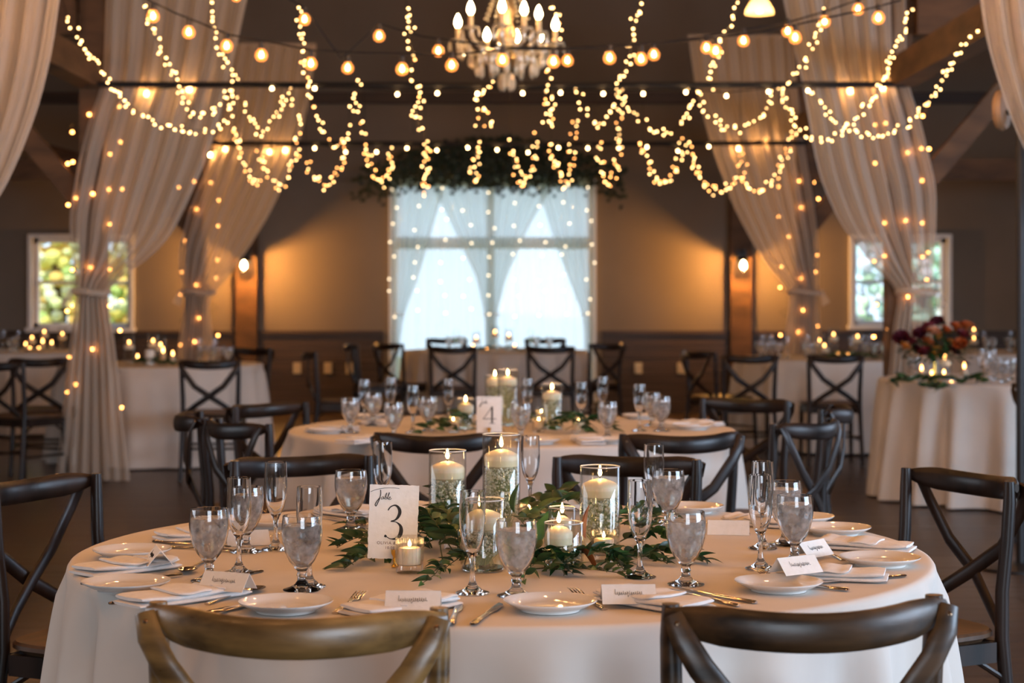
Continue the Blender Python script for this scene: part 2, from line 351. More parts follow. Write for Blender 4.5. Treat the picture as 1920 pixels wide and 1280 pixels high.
# sconces on the posts beside the window
for X, lab in ((-2.92, 'lit jar wall sconce on the post left of the curtained window'), (2.52, 'lit jar wall sconce on the post right of the curtained window')):
    t = thing('wall_sconce', lab, 'sconce', (X, WY-.15, 1.62), group='jar sconces on the wall posts')
    put('back_plate', MB().box((0,.0,.1), (.1,.02,.16)).mesh('bp', M_['black'], 0), t)
    put('arm', MB().tube([(0,0,.14), (0,-.1,.18), (0,-.16,.13), (0,-.16,.09)], .008, 6).mesh('arm', M_['black']), t)
    put('shade', MB().lathe([(.015,.10),(.05,.092),(.085,.062),(.088,.056),(.045,.083),(.0,.09)], 20, (0,-.16,0)).mesh('shade', M_['black']), t)
    put('glass_jar', MB().lathe([(.035,.07),(.045,.05),(.045,-.04),(.03,-.06),(0,-.062)], 20, (0,-.16,0)).mesh('jar', M_['thin']), t)
    put('bulb', MB().lathe([(0,.06),(.018,.045),(.032,.01),(.028,-.02),(0,-.04)], 12, (0,-.16,0)).mesh('bulb', emit('sconce_bulb_glow', (1,.60,.26), 60)), t)
    point('sconce_light', (X, WY-.31-.05, 1.63), 85, (1,.43,.09), .02)

# window curtains and the greenery over them
def cloth_panel(name, rows, Y, m, folds=9, amp=.05, nu=70, nv=60, seed=0, flat=False, dy=0, root=None, ph=0):
    """rows: (py, xleft, xright) in the photograph's rows at depth Y, interpolated down the panel"""
    pts = [(CH-(r[0]-HZ)/F*Y, (r[1]-960)/F*Y, (r[2]-960)/F*Y) for r in rows]
    def at(z):
        for (z0, a0, b0), (z1, a1, b1) in zip(pts, pts[1:]):
            if z >= z1 or (z1, a1, b1) == pts[-1]:
                t = 0 if z0 == z1 else max(0, min(1, (z0-z)/(z0-z1))); t2 = t
                return a0+(a1-a0)*t2, b0+(b1-b0)*t2
    W = max(b-a for _, a, b in pts)
    def fn(u, v):
        z = pts[0][0]+(pts[-1][0]-pts[0][0])*v; z = max(z, .012)
        a, b = 0, 0
        for k in (-2, -1, 0, 1, 2):
            q = at(min(pts[0][0], max(pts[-1][0], z+k*.04))); a += q[0]/5; b += q[1]/5
        tight = 1-(b-a)/W
        s = u+.02*math.sin(u*17+seed)
        x = a+(b-a)*s
        yy = Y+dy+amp*(math.sin(s*2*PI*folds+ph+.6*math.sin(v*5+seed)) + .45*math.sin(s*2*PI*folds*2.3+v*2+seed))*(.45+.55*(1-tight*.5))
        return (x, yy, z)
    return MB().grid(fn, nu, nv).mesh(name, m, 180)
cl = []
for lab, rows in (('sheer white window curtain, leftmost of the four panels', [(330,733,842),(430,736,812),(520,738,785),(590,738,758),(640,738,750),(775,735,762)]),
                  ('sheer white window curtain, second from left, sweeping to the centre post', [(330,800,916),(430,850,917),(520,893,918),(590,908,920),(640,910,920),(775,906,922)]),
                  ('sheer white window curtain, second from right, sweeping to the centre post', [(330,920,1050),(430,921,990),(520,922,950),(590,920,932),(640,920,932),(775,918,936)]),
                  ('sheer white window curtain, rightmost of the four panels', [(330,1000,1114),(430,1032,1112),(520,1065,1112),(590,1092,1112),(640,1096,1112),(775,1090,1116)])):
    t = thing('window_curtain', lab, 'curtain', (0,0,0), me=None, group='swept curtains over the far window')
    t.location = ((rows[0][1]-960)/F*WY, WY-.2, 0)
    o = put('panel', cloth_panel('curtain', rows, WY-.2, M_['curtain'], 5, .02, 36, 40), t, -t.location)
    put('tieback', MB().tube([((rows[3][1]-960)/F*(WY-.2)+.05+.06*math.cos(a), WY-.2+.04*math.sin(a), 1.09) for a in [i*PI/6 for i in range(13)]], .008, 6).mesh('tie', M_['white']), t, -t.location)
bk = thing('window_curtain', 'full width sheer backing curtain behind the swept panels', 'curtain', (-.215, WY-.12, 0), me=None)
put('panel', cloth_panel('backing', [(330,733,1114),(775,733,1114)], WY-.12, sheer('thin_backing_voile', (.85,.90,.90), .42, .8), 16, .015, 120, 6), bk, -bk.location)
put('rod', MB().tube([(-1.5, WY-.16, 2.62), (1.05, WY-.16, 2.62)], .014, 8).mesh('rod', M_['black']), bk, -bk.location)

def leaf_mesh(L_, W_, m, curl=.25, name='leaf'):
    mb = MB(); n = 8
    def fn(u, v):
        t = v; ww = W_/2*(math.sin(PI*min(1, t**.75))**.85)*(1-.25*t)*(1 if t < 1 else 0)
        x = (u-.5)*2*ww; y = t*L_; z = abs(x)*.45 - curl*L_*t*t + .12*L_*t
        return (x, y, z)
    return MB().grid(fn, 2, n).mesh(name, m, 180)
LEAF = [leaf_mesh(.050, .022, M_['leaf'], .35), leaf_mesh(.044, .022, M_['leaf'], .1), leaf_mesh(.054, .020, M_['leaf'], .6), leaf_mesh(.040, .020, M_['leaf2'], .3)]
def leaf_dir(d, roll=0): return Matrix.Rotation(roll, 4, 'Z') and (Vector(d).to_track_quat('Y', 'Z').to_euler())

def sprig(label, a, b, n, lift=.03, lsc=1, seed=0, sag=0, group='leafy sprigs on the numbered table', meshes=None, spread=1.0, rise=.25, cat='greenery', bend=.02):
    rr = random.Random(seed); a = Vector(a); b = Vector(b); t = thing('greenery_sprig', label, cat, a, group=group)
    d = b-a; side = Vector((-d.y, d.x, 0)).normalized()
    path = []
    for i in range(9):
        q = i/8; p = d*q+side*bend*math.sin(q*PI*1.3+seed)+Vector((0,0, lift*math.sin(PI*q)+.004)); p.z = max(p.z, .004-(a.z-TZ) if a.z < TZ+.5 else -9); path.append(p)
    put('stem', MB().tube(path, [.0016-.0009*i/8 for i in range(9)], 5).mesh('stem', M_['stem']), t)
    ms = meshes or LEAF; n = int(n*(1.75 if group.startswith('leafy sprigs') else 1.2))
    for i in range(n):
        q = .12+.88*(i+.5)/n; k = min(7, int(q*8)); p = path[k].lerp(path[k+1], q*8-k)
        ang = math.atan2(d.y, d.x)+(1 if i % 2 else -1)*rr.uniform(.35, 1.15)*spread
        if i >= n-1: ang = math.atan2(d.y, d.x)
        dv = Vector((math.cos(ang), math.sin(ang), rr.uniform(rise-.3, rise+.35)))
        s = lsc*rr.uniform(.85, 1.25)*(1-.25*q)
        o = put('leaf', ms[rr.randrange(len(ms))], t, p, dv.to_track_quat('Y', 'Z').to_euler(), s)
        o.rotation_euler.rotate_axis('Y', rr.uniform(-1.2, 1.2))
    return t

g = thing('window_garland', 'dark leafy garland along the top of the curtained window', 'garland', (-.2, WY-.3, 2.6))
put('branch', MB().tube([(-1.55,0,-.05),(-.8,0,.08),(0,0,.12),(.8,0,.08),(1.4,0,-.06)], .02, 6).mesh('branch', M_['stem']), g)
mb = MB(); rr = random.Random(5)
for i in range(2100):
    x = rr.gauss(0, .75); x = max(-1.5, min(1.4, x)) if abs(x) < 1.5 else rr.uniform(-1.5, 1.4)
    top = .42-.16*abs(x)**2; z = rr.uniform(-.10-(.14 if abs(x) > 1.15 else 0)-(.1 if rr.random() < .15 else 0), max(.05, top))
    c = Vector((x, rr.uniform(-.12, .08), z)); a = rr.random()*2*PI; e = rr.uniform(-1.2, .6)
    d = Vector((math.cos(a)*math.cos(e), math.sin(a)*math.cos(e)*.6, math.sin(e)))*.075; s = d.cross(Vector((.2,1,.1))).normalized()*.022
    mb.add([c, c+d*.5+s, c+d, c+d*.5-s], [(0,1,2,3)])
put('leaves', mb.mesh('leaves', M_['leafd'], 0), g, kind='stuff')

# ---------------------------------------------------------------- drapes on the posts
DR = [
 ('left', 'nearest voile drape cut by the left edge of the picture', 8.7, [(-356,-190,175),(0,-185,120),(100,-190,105),(200,-200,80),(300,-215,42),(380,-225,2),(460,-240,-70),(530,-235,-140),(560,-228,-165),(700,-240,-150),(900,-255,-140),(1078,-270,-120)]),
 ('left', 'tall voile drape tied left of the aisle, nearer of the two seen whole', 12.9, [(-60,196,480),(0,191,465),(100,189,443),(160,185,428),(220,162,415),(300,142,390),(400,126,345),(450,128,318),(500,136,262),(530,141,212),(546,143,198),(580,138,206),(620,133,214),(700,122,224),(800,112,234),(902,100,247)]),
 ('left', 'voile drape tied on the left post farther back, beside the amber sconce', 17.1, [(84,440,592),(200,418,576),(300,392,550),(400,352,505),(470,334,462),(520,338,425),(548,345,398),(562,347,390),(600,342,394),(660,330,402),(816,318,414)]),
 ('right', 'nearest voile drape cut by the right edge of the picture', 8.7, [(-356,1790,2110),(0,1838,2100),(80,1850,2100),(180,1880,2105),(240,1902,2105),(330,1945,2105),(430,1985,2100),(530,2020,2090),(560,2030,2085),(700,2020,2100),(1078,2005,2120)]),
 ('right', 'tall voile drape tied above the flower table on the right', 12.9, [(-60,1462,1697),(0,1470,1697),(150,1505,1700),(220,1518,1725),(300,1532,1745),(350,1546,1757),(420,1578,1757),(470,1615,1754),(510,1650,1750),(540,1682,1748),(552,1688,1746),(600,1677,1752),(700,1668,1742),(800,1655,1730),(870,1640,1722),(902,1630,1716)]),
 ('right', 'voile drape tied on the right post farther back', 17.1, [(68,1290,1492),(160,1303,1497),(280,1335,1512),(380,1372,1528),(450,1408,1536),(500,1440,1537),(535,1474,1536),(550,1482,1535),(600,1476,1538),(660,1468,1541),(816,1458,1548)]),
]
for i, (side, lab, Y, rows) in enumerate(DR):
    tx = [(r[1]+r[2])/2 for r in rows if 540 < r[0] < 565][0]; tx = (tx-960)/F*Y
    t = thing('voile_drape', lab, 'drape', (tx, Y, 0), group='voile drapes down the aisle')
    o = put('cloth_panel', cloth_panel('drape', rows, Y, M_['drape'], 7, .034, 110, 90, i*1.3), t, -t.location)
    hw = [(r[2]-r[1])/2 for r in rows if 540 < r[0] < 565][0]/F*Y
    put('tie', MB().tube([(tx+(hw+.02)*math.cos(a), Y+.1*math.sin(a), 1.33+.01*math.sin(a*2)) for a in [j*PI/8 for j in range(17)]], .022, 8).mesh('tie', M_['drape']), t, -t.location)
    s = 1 if side == 'left' else -1
    put('bow', MB().add([(tx-s*hw, Y-.08, 1.33), (tx-s*(hw+.02), Y-.08, 1.20), (tx-s*(hw+.09), Y-.1, 1.24), (tx-s*(hw+.02), Y-.09, 1.36)], [(0,1,2,3)]).mesh('bow', M_['drape'], 0), t, -t.location)
    put('header', MB().beam((rows[0][1]/F*Y-960/F*Y, Y, CH-(rows[0][0]-HZ)/F*Y), (rows[0][2]/F*Y-960/F*Y, Y, CH-(rows[0][0]-HZ)/F*Y), .02, .03).mesh('header', M_['drape'], 0), t, -t.location)

# ---------------------------------------------------------------- lights: fairy strands
FB = [MB().blob((0,0,0), .0070).mesh('bulb', m) for m in (M_['fairy'], M_['fairy2'])]
for m in FB: m.shade_smooth()
def strand(lab, pts, Y0, Y1, step=8.0, jit=5, kind=0, mid=None, group='fairy light strands over the aisle', name='fairy_light_strand'):
    rr = random.Random(int(pts[0][0]*7+pts[0][1]))
    L = [0]
    for a, b in zip(pts, pts[1:]): L.append(L[-1]+math.hypot(b[0]-a[0], b[1]-a[1]))
    def at(s):
        for k in range(len(pts)-1):
            if s <= L[k+1] or k == len(pts)-2:
                q = (s-L[k])/max(1e-6, L[k+1]-L[k]); a, b = pts[k], pts[k+1]
                return (a[0]+(b[0]-a[0])*q, a[1]+(b[1]-a[1])*q, Y0+(Y1-Y0)*s/L[-1])
    o = P(*at(0)); t = thing(name, lab, 'fairy lights', o, group=group)
    n = max(4, int(L[-1]/20)); wp = [P(*at(L[-1]*i/n))-o for i in range(n+1)]
    def anchor(p, Y, far):
        if p[1] < 62: return P(p[0]+(p[0]-960)*.12, p[1]-330, Y-.7)-o
        return (P(p[0], 268, 16.98) if far else P(p[0], 158, 12.78))-o
    wp = [anchor(pts[0], Y0, False)]+wp+[anchor(pts[-1], Y1, Y1 > 14)]
    put('wire', MB().tube(wp, .0022, 4).mesh('wire', M_['wood']), t)
    s = step/2
    while s < L[-1]:
        px, py, Y = at(s); d = at(min(L[-1], s+3)); sl = abs(d[1]-py)/(abs(d[0]-px)+abs(d[1]-py)+1e-6)
        put('bulb', FB[1 if rr.random() < kind else 0], t, P(px+rr.uniform(-1,1)*jit, py+rr.uniform(-1,1)*jit, Y)-o, scale=rr.uniform(.85,1.15))
        s += step*rr.uniform(.6,1.4)*(1.25 if sl > .8 else .85)
ST = [
 ('long strand sweeping down from the upper left corner', [(127,35),(155,80),(185,130),(225,175),(245,200),(280,225),(310,238),(345,241),(385,246),(400,250),(418,235),(430,212),(437,190),(428,168)], 10.4, 12.8, 0),
 ('strand rising steeply up the left drape', [(270,5),(280,40),(303,100),(325,145),(340,175),(352,200),(362,228)], 10.5, 12.4, 0),
 ('strand rising from the pipe near the left drape edge', [(398,0),(403,50),(410,90),(425,125),(450,155)], 10.6, 12.7, 0),
 ('short swag beside the left drape edge', [(355,215),(385,218),(402,205),(412,190),(425,168)], 12.0, 12.7, 0),
 ('upper swag just right of the left drape', [(433,168),(448,185),(462,205),(475,235),(485,250),(498,248),(508,232),(518,215),(530,190),(543,163)], 12.8, 13.3, 0),
 ('strand dropping from the top left of centre past a globe bulb', [(562,5),(560,35),(567,80),(564,92),(570,128),(580,160),(590,205),(606,235),(612,255),(625,280),(645,265),(655,235)], 10.6, 13.4, .1),
 ('strand hanging from the pipe second left of the chandelier', [(668,150),(672,175),(660,198),(676,205),(683,240),(683,268)], 12.6, 13.2, .2),
 ('strand dropping from the top just left of the chandelier', [(762,15),(773,45),(764,62),(768,83),(776,105),(768,130),(768,150),(785,165),(793,182),(785,200),(772,215),(790,225),(787,245),(775,250)], 10.6, 13.2, .1),
 ('strand directly beneath the left side of the chandelier', [(922,137),(924,158),(905,163),(897,190),(893,215),(908,205),(912,228),(922,236),(900,238),(893,245)], 12.4, 13.2, .3),
 ('strand directly beneath the right side of the chandelier', [(1035,8),(1050,25),(1044,80),(1030,142),(1028,160),(1018,180),(1028,200),(1018,222),(1030,240),(1036,220),(1042,200),(1036,180)], 10.6, 13.2, .25),
 ('upper swag right of the chandelier', [(1080,163),(1090,180),(1090,200),(1105,215),(1115,235),(1130,230),(1140,220),(1148,205),(1156,180)], 12.8, 13.3, 0),
 ('strand dropping from the top right of the chandelier', [(1200,8),(1188,42),(1195,62),(1178,92),(1185,115),(1172,130),(1160,152),(1157,178)], 10.6, 12.8, 0),
 ('wide upper swag right of centre', [(1160,160),(1170,190),(1185,205),(1205,228),(1230,245),(1250,250),(1270,240),(1285,222),(1300,195),(1312,168)], 12.8, 13.2, 0),
 ('upper swag in front of the farther right drape', [(1290,160),(1312,178),(1318,205),(1340,225),(1360,240),(1390,243),(1410,235),(1425,220),(1437,208),(1445,185),(1458,165)], 12.8, 13.2, 0),
 ('strand rising to the pendant lamp', [(1382,0),(1376,35),(1355,72),(1342,105),(1337,125),(1340,142),(1330,162)], 10.6, 12.8, 0),
 ('strand rising between the two right drapes', [(1552,12),(1536,50),(1525,85),(1512,112),(1495,137),(1478,160),(1462,190)], 10.6, 12.8, 0),
 ('long strand sweeping across the right drape to the top', [(1460,180),(1478,205),(1492,235),(1512,252),(1535,262),(1568,256),(1590,240),(1605,222),(1640,180),(1658,140),(1680,80),(1700,50),(1712,12)], 12.8, 10.4, 0),
 ('long strand sweeping up to the upper right corner', [(1515,170),(1532,186),(1552,212),(1572,226),(1592,240),(1612,254),(1650,258),(1678,243),(1702,235),(1716,215),(1740,195),(1757,165),(1780,130),(1792,110),(1810,85),(1836,50)], 12.8, 10.2, 0)]
for lab, pts, a, b, k in ST: strand('warm fairy light '+lab, pts, a, b, 9.3, 7, k)
ORD = ['first','second','third','fourth','fifth','sixth','seventh','eighth','ninth','tenth','eleventh','twelfth','thirteenth','fourteenth']
LOOP = [[(440,238),(450,270),(455,290),(460,312),(470,333),(485,342),(497,332),(502,312),(490,300),(480,286)],
 [(553,190),(557,225),(560,262),(553,290),(545,320),(533,342),(521,353),(508,341)],
 [(573,300),(585,325),(600,341),(612,351),(627,340),(635,315),(642,290),(650,262)],
 [(683,272),(692,290),(697,315),(705,335),(714,345),(725,335),(731,312),(737,272)],
 [(797,262),(802,282),(795,300),(802,322),(795,340),(800,366),(797,345)],
 [(902,262),(890,290),(896,300),(885,318),(893,330),(885,345),(892,338)],
 [(957,265),(960,290),(968,318),(978,343),(990,340),(998,312),(1003,280),(1005,240)],
 [(1033,265),(1035,295),(1045,315),(1050,335),(1058,350),(1068,330),(1072,300),(1075,250),(1080,215)],
 [(1122,262),(1122,290),(1128,318),(1138,352),(1148,338),(1158,305),(1160,265),(1163,225),(1165,190)],
 [(1205,270),(1214,305),(1220,328),(1238,350),(1258,338),(1268,318),(1275,290),(1283,262)],
 [(1290,262),(1292,290),(1307,318),(1320,345),(1345,361),(1368,350),(1386,334),(1394,305),(1386,285)],
 [(1388,330),(1402,350),(1425,362),(1442,345),(1456,330),(1464,308),(1472,288),(1484,268),(1492,245)]]
for i, pts in enumerate(LOOP):
    strand('amber fairy light loop of the lower row, %s loop from the left' % ORD[i], pts, 13.4, 16.2, 6.0, 7.5, .45, group='lower loops of fairy lights')

# rows of small bright bulbs along the two pipes
BG = MB().lathe([(0,.014),(.008,.009),(.011,0),(.008,-.008),(0,-.011)], 10).mesh('bulb', emit('warm_bulb_behind_voile', (1,.46,.13), 130))
BB = MB().lathe([(0,.014),(.008,.009),(.011,0),(.008,-.008),(0,-.011)], 10).mesh('bulb', M_['fairyw'])
for lab, Y, lst in (('row of bright bulbs strung along the nearer pipe', 12.7, [(275,176),(355,168),(510,166),(590,166),(745,177),(820,175),(895,176),(980,175),(1051,174),(1131,176),(1206,176),(1286,173),(1362,180),(1441,172),(1515,170),(1594,171),(1655,165)]),
                    ('row of bright bulbs strung along the farther pipe', 16.9, [(395,291),(422,280),(505,285),(535,282),(590,278),(648,285),(706,285),(763,278),(819,282),(877,277),(932,281),(990,286),(1047,277),(1102,278),(1160,278),(1213,276),(1271,283),(1329,275),(1385,279),(1433,268)])):
    o = P(960, lst[0][1], Y); t = thing('bulb_string', lab, 'string lights', o, group='bulb strings on the pipes')
    put('cord', MB().tube([P(px, py-7, Y)-o for px, py in lst], .004, 4).mesh('cord', M_['black']), t)
    for px, py in lst:
        inside = (px < 560 and Y > 15) or (px < 380) or px > 1560 or (px > 1330 and Y > 15)
        put('bulb', BG if inside else BB, t, P(px, py, Y+(.26 if inside else 0))-o, scale=1.5 if inside else 1)

# large globe bulbs on cords
GB = MB().lathe([(.008,.026),(.012,.022),(.022,.008),(.0245,-.004),(.020,-.017),(.010,-.024),(0,-.0255)], 16).mesh('bulb', M_['amberg'])
GF = MB().lathe([(0,.014),(.005,.010),(.008,.0),(.007,-.008),(0,-.012)], 8).mesh('filament', M_['fil'])
GS = MB().lathe([(0,.052),(.009,.05),(.0105,.03),(.0105,.022),(0,.022)], 10).mesh('socket', M_['black'])
def globes(lab, cord, Y, bl, group='globe bulb cords'):
    o = P(cord[0][0], cord[0][1], Y); t = thing('globe_string_lights', lab, 'string lights', o, group=group)
    put('cord', MB().tube([P(x, yy, Y)-o for x, yy in cord], .005, 6).mesh('cord', M_['black']), t)
    for px, py in bl:
        b = put('globe_bulb', GB, t, P(px, py, Y)-o, scale=1.22); put('filament', GF, b); put('socket', GS, b)
globes('dark cord of globe bulbs dipping below the chandelier, nearer run', [(262,-8),(330,25),(430,65),(590,95),(710,99),(840,103),(960,92),(1060,93),(1180,85),(1300,75),(1420,62),(1530,38),(1640,14),(1690,0)], 8.6,
       [(287,30),(354,60),(425,86),(490,103),(583,119),(754,129),(847,122),(942,112),(1038,115),(1143,108),(1202,110),(1342,95),(1491,70),(1647,33)])
globes('dark cord of globe bulbs crossing the top of the picture, farther run', [(500,-25),(570,14),(640,110),(711,45),(790,68),(860,78),(950,88),(1060,90),(1150,85),(1226,82),(1325,68),(1394,55),(1477,42),(1546,22),(1609,0),(1660,-20)], 9.3,
       [(571,36),(652,127),(711,67),(822,95),(1064,113),(1226,102),(1325,89),(1394,76),(1477,58),(1546,40),(1609,17)])
t = thing('globe_string_lights', 'single globe bulb hanging at the very top edge left of centre', 'string lights', P(443, -30, 8.9))
put('cord', MB().tube([(-.3,0,.1), (0,0,.02), (.3,0,.09)], .005, 6).mesh('cord', M_['black']), t)
b = put('globe_bulb', GB, t, (0,0,-.06)); put('filament', GF, b); put('socket', GS, b)

PB = MB().blob((0,0,0), .0125).mesh('bulb', emit('post_bulb_glow', (1,.36,.08), 16))
# strands wound round the posts inside the drapes
for lab, X, Y, z0, z1, turns in (('nearer left', -2.95, 12.9, .5, 2.62, 8), ('farther left', -2.93, 17.1, .7, 2.4, 7), ('nearer right', 2.76, 12.9, .9, 2.62, 7), ('farther right', 2.68, 17.1, .8, 2.4, 7)):
    t = thing('fairy_light_strand', 'amber fairy lights wound around the %s draped post' % lab, 'fairy lights', (X, Y+.12, z0), group='fairy lights on the posts')
    n = int(turns*8); pts = []
    for i in range(n+1):
        a = i/n*turns*2*PI; pts.append(Vector((.18*math.cos(a), .13*math.sin(a)+.035, (z1-z0)*i/n)))
    put('wire', MB().tube(pts, .0025, 4).mesh('wire', M_['wood']), t)
    rr = random.Random(int(Y)); 
    for p in pts[::1]:
        if p.y < .05 and rr.random() < .55: put('bulb', PB, t, p+Vector((rr.uniform(-.02,.02), 0, rr.uniform(-.04,.04))))
# faint lights on the window curtain
t = thing('fairy_light_curtain', 'sparse curtain of tiny lights in front of the bright window', 'fairy lights', (-.2, WY-.26, 0), group=None)
rr = random.Random(11)
wm = MB(); WB = MB().blob((0,0,0), .009).mesh('bulb', emit('faint_bulb_glow', (1,.78,.5), 4))
for k in range(9):
    x = -1.1+k*.27; wm.tube([(x,0,2.5), (x,0,.9)], .0012, 4)
    for j in range(8): put('bulb', WB, t, (x+rr.uniform(-.05,.05), -.01, 2.45-j*.19+rr.uniform(-.06,.06)), scale=1.25)
put('wire', wm.mesh('wire', M_['white']), t)

# ---------------------------------------------------------------- chandelier
CY = 10.8; c0 = P(950, 42, CY)
ch = thing('crystal_chandelier', 'lit crystal chandelier with candle bulbs and hanging drops', 'chandelier', c0, scale=(1.14,1.14,1.08))
cz = .0
put('column', MB().lathe([(0,.9),(.012,.9),(.012,.35),(.03,.28),(.018,.2),(.03,.12),(.05,.06),(.03,.0),(.055,-.08),(.035,-.14),(.06,-.2),(.02,-.26),(0,-.27)], 16).mesh('column', M_['brass']), ch)
DROP = MB().lathe([(0,0),(.004,-.006),(.009,-.03),(.007,-.045),(0,-.055)], 6).mesh('drop', M_['crystal'], 0)
BEAD = MB().blob((0,0,0), .009).mesh('bead', M_['crystal'], 0)
na = 9
for i, (bx, bz, sd) in enumerate(((-.287,.016,1), (-.206,.053,-1), (-.119,-.034,1), (-.025,.053,-1), (.059,-.040,1), (.184,.022,-1), (.197,-.047,1), (.284,-.019,-1), (-.02,-.01,1), (.1,.04,-1))):
    bx /= 1.14; by = sd*math.sqrt(max(.001, .257**2-bx*bx)); rad = math.hypot(bx, by); ca, sa = bx/rad, by/rad; hz = bz/1.08-.075
    pr = [(.02,-.12),(.08,-.17),(.16,-.165),(rad-.02,-.12),(rad,hz-.04)]
    arm = put('arm', MB().tube([(r*ca, r*sa, z) for r, z in pr], [.012,.012,.011,.011,.010], 8).mesh('arm', M_['crystal']), ch)
    put('drip_pan', MB().lathe([(0,0),(.02,.002),(.045,.014),(.047,.018),(.02,.008),(0,.006)], 16, (rad*ca, rad*sa, hz-.045)).mesh('pan', M_['crystal']), arm)
    put('candle_sleeve', MB().lathe([(0,0),(.013,0),(.012,.075),(0,.075)], 12, (rad*ca, rad*sa, hz-.035)).mesh('sleeve', M_['sleeve']), arm)
    put('candle_bulb', MB().lathe([(0,0),(.009,.002),(.018,.020),(.017,.036),(.008,.062),(0,.076)], 12, (rad*ca, rad*sa, hz+.04)).mesh('bulb', M_['chb']), arm)
    for k in range(4):
        b = a+k*PI/2; put('crystal_drop', DROP, arm, (rad*ca+.042*math.cos(b), rad*sa+.042*math.sin(b), hz-.03), scale=R.uniform(.9,1.5))
for ring, (rd, z, n, L) in enumerate(((.07,-.2,8,1.6), (.12,-.15,12,1.4), (.03,-.27,6,1.9), (.19,-.17,16,1.4), (.245,-.13,18,1.3), (.15,-.19,12,2.0))):
    for k in range(n):
        a = 2*PI*k/n; put('crystal_drop', DROP, ch, (rd*math.cos(a), rd*math.sin(a), z), scale=L)
mb = MB()
for k in range(12):
    a = 2*PI*k/12
    for j in range(14):
        q = j/13; r = .09*(1-q)**1.5+.022; mb.blob((r*math.cos(a), r*math.sin(a), .02+.34*q), .0075)
put('bead_chains', mb.mesh('beads', M_['crystal'], 0), ch, kind='stuff')

# pendant lamp, top right
pl = thing('pendant_lamp', 'glowing bell shaped pendant lamp at the top right of centre', 'lamp', P(1424, 26, 12))
put('shade', MB().lathe([(.095,0),(.088,.03),(.06,.08),(.03,.11),(.02,.12),(0,.12)], 24).mesh('shade', sheer('cream_lamp_shade', (.9,.72,.42), .97, .6)), pl)
put('bulb', MB().lathe([(0,.07),(.02,.06),(.03,.035),(.02,.01),(0,.004)], 12).mesh('bulb', emit('pendant_bulb_glow', (1,.68,.34), 9)), pl)
put('cord', MB().tube([(0,0,.12),(0,0,1.2)], .006, 6).mesh('cord', M_['black']), pl)
point('pendant_light', P(1424, 26, 12)+Vector((0,0,-.05)), 5, (1,.6,.28), .04)
# black stand with a round tan head, right edge
st = thing('light_stand', 'tall black pole with a tan oval disc at its top by the right edge', 'stand', (2.44, 8.85, 0))
put('pole', MB().tube([(0,0,0),(0,0,2.1)], .022, 10).mesh('pole', M_['black']), st)
put('base', MB().lathe([(0,0),(.2,0),(.2,.012),(.03,.03),(0,.03)], 24).mesh('base', M_['black']), st)
put('disc_head', MB().lathe([(0,-.02),(.09,-.02),(.1,0),(.09,.02),(0,.02)], 24, M=Matrix.Rotation(math.radians(58), 4, 'Z') @ Matrix.Rotation(PI/2, 4, 'X')).mesh('disc', mat('tan_disc', (.42,.27,.15), .5)), st, (-.09,0,2.2), scale=(1,1,1.0))
put('bracket', MB().tube([(0,0,2.1),(-.04,0,2.18),(-.09,0,2.2)], .012, 8).mesh('bracket', M_['black']), st)

